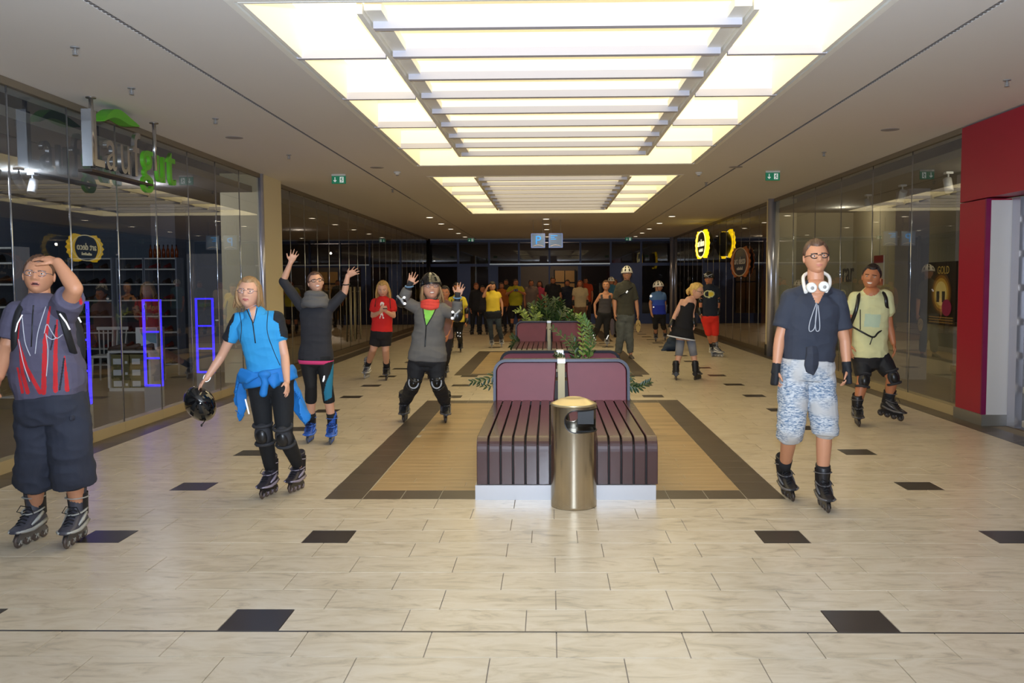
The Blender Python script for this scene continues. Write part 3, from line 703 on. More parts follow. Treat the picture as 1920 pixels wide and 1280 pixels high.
exit_sign('green exit sign with arrow on the left, near the cream column', -3.585, 15.5); exit_sign('green exit sign with arrow on the right side of the ceiling', 3.765, 15.5)
exit_sign('tiny far exit sign above the entrance, left', -3.2, 37.0, .26, .13, ZC-.01); exit_sign('tiny far exit sign above the entrance, right', 3.2, 37.0, .26, .13, ZC-.01)
# two hanging parking signs
mt_sb = mat('sign_blue_face', S(92, 116, 150), .3, emit=.15); mt_pblue = mat('parking_blue', S(50, 150, 240), .4, emit=.6)
for l, x, kind in (('square hanging sign with a big light-blue P', -.34, 'P'), ('square hanging sign with small lines of text, right of the P sign', .18, 't')):
    t = empty('hanging_sign', l, 'sign', (x, 26.8, 2.74), 0, 'hanging parking signs')
    obj('face', MB().box((-.185, -.06, .0), (.185, .06, .40)), mt_sb, t)
    fr = MB(); fr.box((-.205, -.065, -.01), (-.18, .065, .41)); fr.box((.18, -.065, -.01), (.205, .065, .41)); fr.box((-.18, -.065, .39), (.18, .065, .41)); fr.box((-.18, -.065, -.01), (.18, .065, .01)); obj('sign_frame', fr, mat('sign_rim', S(110, 120, 150), .3, .6), t)
    for s in (-.14, .14): obj('wire', MB().tube([(s, 0, .4), (s, 0, ZC-2.74)], .006, 6), mt_grey, t)
    if kind == 'P':
        text('letter_P', 'P', .36, .004, Matrix.Translation((.0, -.065, .20)) @ FACE, mt_pblue, t)
    else:
        mb = MB()
        for i, w in enumerate((.2, .12, .16)): mb.box((-.15, -.066, .33-.05*i), (-.15+w, -.061, .35-.05*i))
        obj('text_lines', mb, mt_pblue, t)
    obj('glow_arc', MB().tube([(-.16, -.064, .03), (-.08, -.064, .06), (0, -.064, .07), (.08, -.064, .06), (.16, -.064, .03)], .008, 6), mat('arc_white', S(230, 215, 200), .4, emit=.2), t)
# shop sign left: chrome and green letters seen from the side
mt_chr = mat('chrome_letter', S(186, 184, 182), .2, .9); mt_lg = mat('letter_green', S(92, 170, 40), .35); mt_ls = mat('letter_side', S(196, 200, 206), .25, .8)
SGM = Matrix(((0, 0, 1, 0), (1, 0, 0, 0), (0, 1, 0, 0), (0, 0, 0, 1)))   # x->Y, y->Z, z->X
t = empty('shop_sign', 'hanging shop lettering in chrome and green with a leaf swoosh', 'sign', (-4.5, 10, 2.8), 0, world=True)
def letter(ch, yc, zc, size, m, wid, dep=.02):
    me = text_mesh(ch, size, dep, wid, .0, 'TOP_BASELINE'); me.transform(Matrix.Translation((-4.56, yc, zc)) @ SGM); me.materials.append(m); o = link('letter', me, t); return o
for ch, yc, zc, sz, m, wd in (('L', 9.15, 2.875, .80, mt_chr, .62), ('a', 9.41, 2.875, .66, mt_chr, .82), ('u', 9.72, 2.875, .66, mt_chr, .80), ('f', 9.98, 2.875, .70, mt_chr, .95), ('g', 10.27, 2.885, .70, mt_lg, .95), ('u', 10.62, 2.885, .66, mt_lg, .85), ('t', 10.92, 2.885, .70, mt_lg, 1.0)):
    letter(ch, yc, zc, sz, m, wd)
lf = []; up = []
for k in range(17):
    u = k/16; y = 9.2+.8*u; z = 3.34+.10*math.sin(u*PI*.9)+.05*u; th = .075*math.sin(PI*min(1, u*1.02))**.7+.006
    up.append((y, z+th*.6+.03*math.sin(u*2*PI))); lf.append((y, z-th*.6+.03*math.sin(u*2*PI)))
pr = up+lf[::-1]; mb = MB()
for k in range(16):
    a, b, c, d = up[k], up[k+1], lf[k+1], lf[k]
    mb.loft([[(-4.50, *a), (-4.50, *b), (-4.50, *c), (-4.50, *d)], [(-4.63, *a), (-4.63, *b), (-4.63, *c), (-4.63, *d)]], smooth=False)
obj('leaf_swoosh', mb, mt_lg, t)
mb = MB(); mb.box((-4.64, 8.92, 2.80), (-4.50, 10.3, 2.825)); obj('base_bar', mb, mat('bar_brown', S(70, 60, 55), .4, .5), t)
for y in (9.06, 10.5): obj('rod', MB().cyl((-4.56, y), .022, 2.85 if y < 9.5 else 3.0, ZC, 12).cyl((-4.56, y), .05, ZC-.012, ZC, 16), mt_chr, t)
mb = MB(); mb.box((-4.62, 8.97, 2.86), (-4.52, 8.985, 3.42)); obj('end_plate', mb, mt_ls, t, label='pale flat end plate')
# yellow oval shop signs on the right
mt_yel = mat('sign_yellow', S(250, 205, 20), .4, emit=1.5); mt_blk = mat('sign_black', S(16, 14, 12), .35); mt_txt = mat('sign_text', S(250, 240, 190), .4, emit=1.2); mt_or = mat('sign_orange', S(170, 90, 26), .5); mt_txg = mat('sign_text_grey', S(190, 180, 165), .5)
def oval_sign(label, X, yc, zc, w, h, lit, depth):
    t = empty('oval_shop_sign', label, 'sign', (X, yc, zc), 0, 'oval shop signs')
    def disc(a, b, x0, x1): return MB().loft([[(x, a*math.cos(2*PI*k/48), b*math.sin(2*PI*k/48)) for k in range(48)] for x in (x0, x1)], smooth=False)
    y = mt_yel if lit else mt_or
    obj('face', disc(w/2*.9, h/2*.86, 0, -depth), mt_blk, t)
    rim = MB(); rim.tube([(-depth-.01, w/2*.84*math.cos(2*PI*k/48), h/2*.92*math.sin(2*PI*k/48)) for k in range(49)], .014, 6); obj('ring', rim, mt_txt if lit else mt_txg, t)
    for s in (-1, 1):   # ornamental wings at both ends
        mb = MB(); rs = []
        for k in range(25):
            a = -1.15+2.3*k/24; ro = w/2*(1.0+.06*math.sin(k*1.7)); rs.append([(-depth*.6, s*w/2*.68*math.cos(a), h/2*1.0*math.sin(a)), (-depth*.6, s*ro*math.cos(a*.9), h/2*(1.1+.05*math.sin(k*2.3))*math.sin(a)), (-depth-.012, s*ro*math.cos(a*.9), h/2*(1.1+.05*math.sin(k*2.3))*math.sin(a)), (-depth-.012, s*w/2*.68*math.cos(a), h/2*math.sin(a))])
        mb.loft(rs, smooth=False); obj('ornament', mb, y, t)
    M = Matrix(((0, 0, -1, 0), (-1, 0, 0, 0), (0, 1, 0, 0), (0, 0, 0, 1)))
    sm_ = MB()
    for k in range(9): sm_.box((-depth-.018, w*.028*(k-4.5)*1.2, -.21*h/.8), (-depth-.008, w*.028*(k-4.5)*1.2+w*.022, -.21*h/.8+h*.07*(1+.5*(k % 3 == 0))))
    obj('small_text', sm_, mt_txt if lit else mt_txg, t)
    for body, z_, sz in (('art deco', .03, h*.36),):
        me = text_mesh(body, sz, .006, w*.62/(h*.36*3.7) if body == 'art deco' else w*.5/(h*.13*6.2)); me.transform(Matrix.Translation((-depth-.012, 0, z_)) @ M); me.materials.append(mt_txt if lit else mt_txg); link('lettering', me, t)
oval_sign('lit yellow and black oval sign projecting over the far right shop', 4.86, 28.1, 2.86, 2.1, .86, True, .2)
oval_sign('unlit brown oval sign on the window right of the lit one', 5.055, 24.1, 2.22, 2.4, .80, False, .03)
# poster, lettering, notices in the pale shop
pst = empty('poster', 'dark poster with a golden glow and a magenta badge in the pale shop', 'poster', (5.45, 12.3, 1.5), 0, world=True)
PX_ = 5.42
c0, c1 = atX(1741, 492, PX_), atX(1790, 612, PX_)
ya, yb, za, zb = c1.y, c0.y, c1.z, c0.z
obj('sheet', MB().box((PX_, ya, za), (PX_+.03, yb, zb)), mat('poster_dark', S(44, 30, 18), .4), pst)
ym, zm = (ya+yb)/2, (za+zb)/2; w_, h_ = yb-ya, zb-za
def pdisc(a, b, x, yc, zc, m, nm): obj(nm, MB().loft([[(xx, yc+a*math.cos(2*PI*k/40), zc+b*math.sin(2*PI*k/40)) for k in range(40)] for xx in (x, x-.0015)], smooth=False), m, pst)
for k, (f, c) in enumerate(((1, (96, 60, 16)), (.88, (150, 98, 26)), (.74, (206, 158, 60)), (.58, (244, 214, 130)))): pdisc(w_*.36*f, h_*.33*f, PX_-.001*(k+1), ym, zm, mat('glow_%d' % k, S(*c), .5), 'glow_ring')
for dy in (-.1, .1): obj('bottle_print', MB().box((PX_-.009, ym+dy*w_-.045, zm-.12), (PX_-.006, ym+dy*w_+.045, zm+.03)), mat('print_dark', S(60, 52, 48), .5), pst)
pdisc(w_*.17, h_*.13, PX_-.008, ym-w_*.22, zm-h_*.22, mat('badge_magenta', S(168, 40, 84), .5), 'badge')
RM = Matrix(((0, 0, -1, 0), (-1, 0, 0, 0), (0, 1, 0, 0), (0, 0, 0, 1)))
text('lettering', 'GOLD', .15, .001, Matrix.Translation((PX_-.004, ym-.06, zb-.12)) @ RM, mat('gold_text', S(214, 178, 90), .4), pst, .9)
mb = MB(); 
for i in range(3): mb.box((PX_-.004, ya+.06, za+.03+i*.035), (PX_-.001, yb-.06, za+.045+i*.035))
obj('small_print', mb, mat('gold_print', S(150, 110, 50), .5), pst)
me = text_mesh('rar', .5, .004, 1.0); me.transform(Matrix.Translation((XR+.01, 15.5, 1.83)) @ RM); me.materials.append(mt_slot); o = link('window_lettering', me, None, label='dark lower-case letters on the pale shop glass behind the skaters', category='lettering')
t = empty('notice', 'small red and white notice hanging beside the dark window letters', 'notice', (5.3, 14.75, 1.85), 0, world=True)
obj('sheet', MB().box((5.3, 14.55, 1.62), (5.32, 14.95, 2.1)), mat('notice_white', S(200, 190, 170), .6), t); obj('red_band', MB().box((5.29, 14.55, 1.98), (5.299, 14.95, 2.1)).box((5.29, 14.55, 1.62), (5.299, 14.95, 1.72)), mat('notice_red', S(150, 40, 36), .6), t); obj('string', MB().tube([(5.31, 14.75, 2.1), (5.31, 14.75, 3.25)], .003, 6), mt_grey, t)
# low bench and track spots in the pale shop
t = empty('shop_bench', 'low wooden bench with a dark cushion inside the pale shop', 'bench', (5.85, 12.0, 0), 0)
mt_bw = mat('bench_wood', S(110, 90, 62), .5)
obj('seat', MB().box((-.25, -.75, .42), (.25, .75, .50)), mt_bw, t); obj('cushion', MB().box((-.24, -.7, .50), (.24, .55, .60), bev=.03), mat('cushion_dark', S(40, 34, 34), .8), t)
for x in (-.2, .2):
    for y in (-.7, .7): obj('leg', MB().box((x-.035, y-.035, 0), (x+.035, y+.035, .42)), mt_bw, t)
def track_spot(label, x, y, z, ang, grp, white=True):
    t = empty('track_spotlight', label, 'spotlight', (x, y, z), 0, grp); m = mat('spot_white', S(205, 202, 196), .5) if white else mat('spot_grey', S(120, 120, 124), .5)
    obj('arm', MB().box((-.05, -.05, -.03), (.05, .05, 0)).cyl((0, 0), .012, -.12, -.03, 8), m, t)
    M = Matrix.Translation((0, 0, -.18)) @ Matrix.Rotation(ang, 4, 'X'); mb = MB(); mb.cyl((0, 0), .06, -.11, .09, 16, r2=.06); mb.v = [tuple(M@Vector(v)) for v in mb.v]; obj('head', mb, m, t)
for i, (y, a) in enumerate(((11.7, .5), (13.3, -.4), (15.0, .6), (16.6, -.5))): track_spot(('nearest', 'second', 'third', 'farthest')[i]+' white spotlight under the pale shop ceiling', 5.75, y, 3.25, a, 'spotlights in the pale shop')
for i, (x, y, a) in enumerate(((-6.6, 9.6, .6), (-6.8, 10.1, -.7), (-6.9, 10.9, .5), (-7.0, 11.4, -.5), (-7.1, 12.1, .8), (-7.2, 12.6, -.4))): track_spot(('first', 'second', 'third', 'fourth', 'fifth', 'last')[i]+' grey spotlight from the left under the shoe shop ceiling', x, y, 3.25, a, 'spotlights in the shoe shop', False)
# ================================================================ SHOE SHOP INTERIOR (left)
mt_led = emis('blue_led', (.03, .02, 1, 1), 3.2); mt_gate = mat('gate_grey', S(150, 148, 150), .5); mt_gtxt = mat('gate_text', S(90, 120, 40), .5)
for l, (px0, px1, pyt, pyb, pyf) in (('blue glowing gate post frame nearest, behind the man in the striped shirt', (136, 172, 567, 755, 812)), ('blue glowing gate frame in the middle, right of the shoe stand', (267, 306, 563, 722, 771)), ('blue glowing gate frame farthest, left of the blue-shirted woman', (366, 403, 560, 697, 738))):
    f = atZ(px1, pyf, 0); Y = f.y; a = atY(px0, pyt, Y); b = atY(px1, pyb, Y); x0, x1, zt, zb_ = a.x, b.x, a.z, b.z
    t = empty('security_gate', l, 'security gate', ((x0+x1)/2, Y, 0), 0, 'blue security gates', world=True)
    obj('foot_panel', MB().box((x0, Y-.03, 0), (x1, Y+.03, zb_-.02)), mt_gate, t)
    mb = MB(); q = .010
    for xx in (x0+q, x1-q): mb.box((xx-q, Y-.02, zb_), (xx+q, Y+.02, zt))
    for k in range(4): z = zb_+(zt-zb_)*(1, .63, .32, 0)[k]; mb.box((x0, Y-.02, z-q), (x1, Y+.02, z+q))
    obj('light_tube', mb, mt_led, t)
    text('lettering', 'laufgut', .09, .002, Matrix.Translation(((x0+x1)/2, Y-.02, zt-.09)) @ FACE, mt_gtxt, t, .8)
mt_whl = mat('white_laminate', S(205, 200, 190), .5); mt_shelf = mat('shelf_grey', S(128, 132, 140), .5)
mt_shoe = [mat('shoe_brown', S(62, 40, 28), .5), mat('shoe_black', S(26, 24, 24), .5), mat('shoe_grey', S(90, 84, 80), .6), mat('shoe_red', S(110, 30, 34), .5)]; mt_sole = mat('shoe_sole', S(60, 54, 48), .7)
def shoe_meshes(m):
    up = MB(); prof = [(-.13, .030, .085), (-.10, .036, .095), (-.05, .036, .085), (0, .036, .07), (.05, .041, .055), (.10, .040, .045), (.135, .03, .035), (.15, .014, .02)]
    up.loft([[(w*math.cos(a), y, .018+max(0, math.sin(a))*h) for a in [2*PI*k/12 for k in range(12)]] for y, w, h in prof])
    so = MB(); so.loft([[(w*1.08*x, y*1.02, z) for x, z in ((-1, 0), (1, 0), (1, .02), (-1, .02))] for y, w, h in prof], smooth=False)
    return up.mesh('shoe', [m]), so.mesh('sole', [mt_sole])
SHOES = [shoe_meshes(m) for m in mt_shoe]
def shoe(label, loc, rz, k, grp):
    o = link('shoe', SHOES[k][0], None, label=label, category='shoe', group=grp); o.location = loc; o.rotation_euler = (0, 0, rz)
    link('sole', SHOES[k][1], o); return o
def shelving(label, x0, x1, Y, top, levels, shoes=True, rz=0, tint=mt_shelf):
    t = empty('shelving_unit', label, 'shelf', ((x0+x1)/2, Y, 0), 0, 'shoe shelving units', world=True)
    for x in (x0, x1): obj('side_panel', MB().box((x-.015, Y-.17, 0), (x+.015, Y+.17, top)), tint, t)
    for z in levels: obj('shelf', MB().box((x0+.015, Y-.17, z-.012), (x1-.015, Y+.17, z+.012)), mt_whl, t)
    obj('back_panel', MB().box((x0, Y+.17, 0), (x1, Y+.18, top)), mat('shelf_back', S(58, 60, 66), .7), t)
    if shoes:
        for z in levels[:-1]:
            x = x0+.14
            while x < x1-.1:
                shoe('dark shoe on the shelves at the back of the shoe shop', (x, Y-.02, z+.013), random.choice((PI, PI+.2, PI-.25)), random.choice((0, 1, 1, 2, 0, 3)), 'shoes on the shop shelves'); x += random.uniform(.16, .28)
LV = (.25, .62, .98, 1.32, 1.66, 2.0, 2.3)
LV = (.2, .5, .8, 1.1, 1.4, 1.7, 1.98, 2.18)
shelving('left shelving unit with shoes at the back of the shop', -8.95, -8.15, 16.9, 2.2, LV)
shelving('middle shelving unit with shoes above the shoe stand', -8.1, -7.6, 17.0, 2.2, LV)
shelving('right shelving unit with shoes behind the middle gate', -7.58, -6.98, 17.0, 2.2, LV)
shelving('shelving unit with shoes at the far left of the window', -7.9, -7.05, 12.0, 2.2, LV)
for k, (ya_, yb_) in enumerate(((14.5, 15.3), (15.9, 16.6))):
    dd = MB(); dd.box((-9.6, ya_, 0), (-9.57, yb_, 2.05)); d_ = struct('door_%d' % (k+1), dd, mt_blk)
    obj('door_frame', MB().box((-9.6, ya_-.07, 0), (-9.55, ya_, 2.12)).box((-9.6, yb_, 0), (-9.55, yb_+.07, 2.12)).box((-9.6, ya_, 2.05), (-9.55, yb_, 2.12)), mt_shelf, d_)
for i in range(7):   # bottles on top of the right unit
    t = empty('bottle', 'amber bottle standing on top of the right shelving unit', 'bottle', (-7.52+i*.082, 17.0, 2.2), 0, 'amber bottles on the shelf top')
    mb = MB(); mb.loft([[(r*math.cos(2*PI*k/12), r*math.sin(2*PI*k/12), z) for k in range(12)] for r, z in ((.03, 0), (.032, .1), (.028, .15), (.011, .18), (.011, .22))]); obj('body', mb, mat('amber_glass', S(120, 52, 16), .15), t); obj('cap', MB().cyl((0, 0), .013, .22, .245, 10), mt_blk, t)
o = struct('wall_partition', MB().box((-6.96, 17.3, 0), (-5.95, 17.36, 2.28)), mat('pale_partition', S(150, 146, 146), .8))
# display stand with shoe boxes, shoes and a board
f0 = atZ(218, 735, 0); t = empty('display_stand', 'white open display stand with two columns of shoe boxes', 'display stand', (-6.7, 14.45, 0), 0)
w2, h2, d2 = .33, .64, .22
obj('top_board', MB().box((-w2, -d2, h2-.03), (w2, d2, h2)), mt_whl, t); obj('bottom_board', MB().box((-w2, -d2, .0), (w2, d2, .05)), mt_whl, t)
for s in (-1, 1): obj('side_board', MB().box((s*w2-.018, -d2, .05), (s*w2+.018, d2, h2-.03)), mt_whl, t)
obj('back_board', MB().box((-w2, d2-.01, .05), (w2, d2, h2-.03)), mt_whl, t)
mt_sbx = mat('shoebox_olive', S(112, 104, 62), .7); mt_lab = mat('box_label', S(210, 208, 200), .6)
for i in range(2):
    for j in range(3):
        o = obj('shoebox', MB().box((-.14, -.15, 0), (.14, .13, .145)).box((-.145, -.155, .145), (.145, .135, .175)), mt_sbx, None, label='olive shoe box with white label, %s column, %s' % (('left', 'right')[i], ('bottom', 'middle', 'top')[j]), category='box', group='shoe boxes in the display stand')
        o.location = (-6.7-.152+.304*i, 14.45-.05, .052+.178*j); obj('label_sticker', MB().box((-.11, -.158, .02), (.02, -.1551, .11)).box((.08, -.158, .03), (.12, -.1551, .07)), mt_lab, o)
for i, dx in enumerate((-.25, -.02, .2)): shoe(('left', 'middle', 'right')[i]+' brown shoe on top of the white display stand', (-6.7+dx, 14.4, .641), PI/2+.15, 0, 'shoes on the display stand')
t = empty('display_board', 'small white display board with a curved pale picture on the stand', 'board', (-6.55, 14.55, .641), 0); obj('sheet', MB().box((-.17, -.01, 0), (.17, .01, .36)), mt_lab, t)
mb = MB(); mb.loft([[(.168, -.012, .355), (.168, -.012, .1)]+[(.168-.27*math.sin(a), -.012, .1+.255*(1-math.cos(a))) for a in (.4, .8, 1.2, 1.5)], [(.168, -.0155, .355), (.168, -.0155, .1)]+[(.168-.27*math.sin(a), -.0155, .1+.255*(1-math.cos(a))) for a in (.4, .8, 1.2, 1.5)]], smooth=False); obj('picture', mb, mat('teal_picture', S(120, 150, 160), .6), t)
# white slat-back chair
t = empty('shop_chair', 'white slat-back wooden chair in the shoe shop', 'chair', (-7.75, 15.7, 0), .15); 
obj('seat', MB().box((-.24, -.24, .43), (.24, .24, .47), bev=.01), mt_whl, t)
for x in (-.2, .2):
    for y in (-.2, .2): obj('leg', MB().tube([(x, y, .43), (x*1.1, y*1.1, 0)], [.022, .016], 8), mt_whl, t)
for k in range(7): x = -.21+.07*k; obj('slat', MB().tube([(x, .21, .47), (x*1.12, .27, .9)], .012, 8), mt_whl, t)
obj('top_rail', MB().box((-.27, .25, .89), (.27, .29, .95), bev=.01), mt_whl, t)
for l, X_, Y_, w_ in (('plain white cube plinth behind the middle gate', -7.0, 15.8, .3), ('plain grey plinth near the left edge behind the glass', -5.9, 8.6, .34)):
    o = obj('display_plinth', MB().box((-w_/2, -w_/2, 0), (w_/2, w_/2, .95), bev=.005), mt_gate, None, label=l, category='plinth'); o.location = (X_, Y_, 0)
# things in the dark left shop: clothes rails and posters
mt_cl = [mat('cloth_%d' % k, S(*c), .9) for k, c in enumerate(((60, 52, 44), (92, 84, 60), (40, 40, 46), (110, 96, 70), (70, 40, 36), (54, 60, 70)))]
for j, (y0, xr) in enumerate(((18.0, -5.9), (20.6, -6.1), (24, -6.0))):
    t = empty('clothes_rail', ('nearest', 'middle', 'farthest')[j]+' metal clothes rail in the dark left shop', 'rail', (xr, y0, 0), 0, 'clothes rails', world=True)
    obj('rail_frame', MB().tube([(xr, y0, 0), (xr, y0, 1.65), (xr, y0+1.6, 1.65), (xr, y0+1.6, 0)], .018, 8), mt_grey, t)
    for k in range(9):
        yy = y0+.18+k*.155; m = random.choice(mt_cl)
        L = random.uniform(.6, .95); g = MB(); g.loft([[(xr-w_, yy-th, z), (xr+w_, yy-th, z), (xr+w_, yy+th, z), (xr-w_, yy+th, z)] for z, w_, th in ((1.58, .06, .01), (1.52, .2, .02), (1.3, .19, .03), (1.6-L, .2, .035))], smooth=False)
        g2 = obj('garment', g, m, None, label='garment hanging on the %s rail of the dark left shop' % ('nearest', 'middle', 'farthest')[j], category='garment', group='garments on the %s rail' % ('nearest', 'middle', 'farthest')[j])
        obj('hanger', MB().tube([(xr-.15, yy, 1.56), (xr, yy, 1.62), (xr, yy, 1.67), (xr, yy, 1.62), (xr+.15, yy, 1.56)], .006, 6), mt_grey, g2)
for l, y, z0, z1, m in (('yellow poster low on the dark left shop window', 21.3, .62, 1.12, mat('poster_yellow', S(168, 140, 30), .6)), ('framed picture poster above the yellow one', 21.3, 1.15, 1.52, mat('poster_grey', S(100, 96, 84), .6))):
    t = empty('window_poster', l, 'poster', (-5.3, y, z0), 0, world=True); obj('sheet', MB().box((-5.32, y-.55, z0), (-5.3, y+.55, z1)), m, t); obj('poster_rim', MB().box((-5.33, y-.6, z0-.03), (-5.32, y+.6, z1+.03)), mt_grey, t)
for y in (19.6, 22.5, 22.9, 23.6):
    obj('door_pull', MB().cyl((-4.96, y), .02, .25, 1.62, 10).tube([(-5.0, y, .4), (-4.96, y, .4)], .012, 8).tube([(-5.0, y, 1.5), (-4.96, y, 1.5)], .012, 8), mt_post, None, label='tall door pull on the dark left glazing, %s' % {19.6: 'the panel beside the dark-shirted woman', 22.5: 'the left leaf of the double door', 22.9: 'the right leaf of the double door', 23.6: 'the last leaf by the red-shirted youth'}[y], category='door pull', group='door pulls')
# furniture glimpsed in the far right shop
for k, (x, y) in enumerate(((5.9, 21.9), (6.0, 22.7), (6.3, 24.6))):
    t = empty('shop_stool', ('nearest', 'second', 'farthest')[k]+' pale wooden stool in the far right shop', 'stool', (x, y, 0), 0, 'stools in the far right shop')
    obj('seat', MB().box((-.2, -.2, .5), (.2, .2, .54)), mt_cream, t)
    for a in (-.17, .17):
        for b in (-.17, .17): obj('leg', MB().box((a-.018, b-.018, 0), (a+.018, b+.018, .5)), mt_cream, t)
    obj('stretcher', MB().box((-.17, -.185, .15), (.17, -.165, .19)), mt_cream, t)
# ================================================================ PEOPLE
def skinm(n, c): return mat('skin_'+n, S(*c), .5, bump=.03, bscale=60)
SK = {'m': skinm('m', (198, 140, 106)), 'l': skinm('l', (212, 160, 132)), 't': skinm('t', (184, 118, 80)), 'd': skinm('d', (158, 104, 74))}
mt_lip = mat('lips', S(176, 96, 90), .5); mt_mouth = mat('mouth_dark', S(70, 26, 26), .6); mt_teeth = mat('teeth', S(238, 230, 215), .4)
mt_eye = mat('eye_white', S(228, 224, 220), .25); mt_iris = mat('iris', S(46, 38, 34), .2); mt_gf = mat('glasses_dark', S(30, 26, 28), .3); mt_gm = mat('glasses_metal', S(150, 140, 150), .25, .8)
def brow(c): return mat('brow_%d_%d_%d' % c, S(*c), .8)
def hairm(c): return mat('hair_%d_%d_%d' % c, S(*c), .55, var=.3, vscale=60, bump=.5, bscale=90, stretch=(1, 1, .15))
def cloth(n, c, r=.85, var=.04): return mat('cloth_'+n, S(*c), r, var=var, vscale=7, bump=.12, bscale=220, sheen=0)
GA, GE = 60, 50
def face_disp(xn, zn):
    g = lambda a, b, sa, sb: math.exp(-((xn-a)/sa)**2-((zn-b)/sb)**2)
    d = 0
    if -.36 < zn < .22 and abs(xn) < .6:
        t = min(1, max(0, (.2-zn)/.44)); h = (.003+.021*t**1.2)*math.exp(-(xn/(.13+.09*t))**2)
        if zn < -.24: h *= max(0, 1-(-.24-zn)/.10)
        d += h
    d += g(0, .2, .5, .09)*.004
    for s in (-1, 1): d -= g(s*.42, .04, .2, .11)*.010; d += g(s*.55, -.18, .2, .16)*.004; d += g(s*.2, -.26, .08, .05)*.004
    d += g(0, -.46, .28, .045)*.006+g(0, -.55, .25, .045)*.006-g(0, -.505, .3, .018)*.004
    d += g(0, -.82, .28, .14)*.008-g(0, -.66, .3, .06)*.003
    return d
def head_pt(az, el, off=0, female=0):
    """az 0 = front, el = polar angle from the top"""
    dx, dy, dz = math.sin(el)*math.sin(az), math.sin(el)*math.cos(az), math.cos(el)
    ax, ay, az_ = .083, .100, .118
    x, y, z = dx*ax, dy*ay, dz*az_
    if dz < 0:
        k = (-dz)**1.6; x *= 1-.16*k-.05*female*k
        if dy < 0: y *= 1-.42*min(1, -dz*1.3)
        else: y *= 1-.06*k
    if dz > 0 and dy < 0: y *= 1.06
    xn = x/ax; m = 0
    if dy > 0: m = face_disp(xn, dz)*min(1, dy*2.2)
    p = Vector((x, y+m, z)); n = Vector((dx, dy, dz))
    return p+n*off, xn, dz
def head_grid(cols, female=0, mouth=0, off=0):
    """closed head mesh; materials 0 skin 1 lips 2 brow 3 mouth 4 teeth"""
    mb = MB(); vs = []; info = []
    azs = []
    for j in range(GA): u = -1+2*j/GA; azs.append(PI*(.5*u+.5*u**3))
    els = [PI*(i+1)/(GE+1) for i in range(GE)]
    for el in els:
        for a in azs: p, xn, zn = head_pt(a, el, off, female); vs.append(p); info.append((xn, zn, math.cos(a)))
    vs += [head_pt(0, 0.0001)[0], head_pt(0, PI-.0001)[0]]
    fs = []; ms = []
    for i in range(GE-1):
        for j in range(GA):
            k = (j+1) % GA; q = (i*GA+j, (i+1)*GA+j, (i+1)*GA+k, i*GA+k)
            xs = sum(info[t][0] for t in q)/4; zs = sum(info[t][1] for t in q)/4; fr = info[q[0]][2] > 0; m = 0
            if fr:
                if .17 < zs < .235+.0 and .16 < abs(xs) < .66 and not mouth == 9: m = 2 if abs(zs-(.215-.12*(abs(xs)-.4)**2)) < .035 else 0
                lz = -.505+ (.05*xs*xs/.09 if mouth in (1, 2) else 0)
                hw = .34 if mouth else .29
                e = (xs/hw)**2+((zs-lz)/(.10 if mouth else .078))**2
                if e < 1: m = 1
                if mouth and (xs/(hw*.82))**2+((zs-lz)/(.055 if mouth != 3 else .045))**2 < 1: m = 4 if mouth in (1, 2) else 3
            fs.append(q); ms.append(m)
    t = len(vs)-2
    for j in range(GA): k = (j+1) % GA; fs.append((t, j, k)); ms.append(0); fs.append((t+1, (GE-1)*GA+k, (GE-1)*GA+j)); ms.append(0)
    mb.v = [tuple(v) for v in vs]; mb.f = fs; mb.m = ms; mb.sm = [True]*len(fs); return mb
def hair_shell(style, th=.014, M=None):
    """faces of an offset head where hair grows"""
    def mask(az, el):
        a = abs(az); z = math.cos(el)
        front = {'short': .64, 'long': .62, 'pulled': .66, 'bald': .8, 'fringe': .38}[style]
        if a < .9: lim = front-.05*math.cos(a*3)
        elif a < 1.75: t = (a-.9)/.85; lim = front+(-.02-front)*t if style != 'long' else front+(-.5-front)*t
        else: lim = {'short': -.45, 'bald': -.3}.get(style, -.7) if a > 2.0 else (-.02 if style != 'long' else -.5)
        if style in ('short', 'pulled', 'fringe', 'bald') and 1.3 < a < 1.9: lim = max(lim, .12) if not 1.3 < a < 1.45 else -.05
        return z-lim
    mb = MB(); nA, nE = 60, 40; vs = []; mk = []
    for i in range(nE+1):
        el = max(.001, PI*.92*i/nE)
        for j in range(nA):
            az = -PI+2*PI*j/nA; q = mask(az, el); s = max(0, min(1, (q+.02)/.14)); s = s*s*(3-2*s)
            n_ = .004*math.sin(az*23+el*5)*math.sin(el*9+az*3)
            tk = th*(.45+.8*max(0, math.cos(el))) if style in ('short', 'bald') else th; n2 = .0035*math.sin(az*31+el*17)*max(0, math.cos(el)) if style == 'short' else 0
            p, _, _ = head_pt(az, el, -.006+(tk+.006+n_+n2)*s); vs.append(p); mk.append(q)
    fs = []
    for i in range(nE):
        for j in range(nA):
            k = (j+1) % nA; q = (i*nA+j, (i+1)*nA+j, (i+1)*nA+k, i*nA+k)
            if max(mk[t] for t in q) > -.03: fs.append(q)
    mb.add(vs, fs, 0, True); return mb
def cap(mb, a, b, ra, rb, n=14, fl=1.0, ref=None):
    """closed tapered limb piece with ball ends"""
    a, b = Vector(a), Vector(b); mb.tube([a, b], [ra, rb], n); mb.ball(a, ra*.995, n, 8); mb.ball(b, rb*.995, n, 8)
def chain(mb, pts, rs, n=14):
    for i in range(len(pts)-1): cap(mb, pts[i], pts[i+1], rs[i], rs[i+1], n)
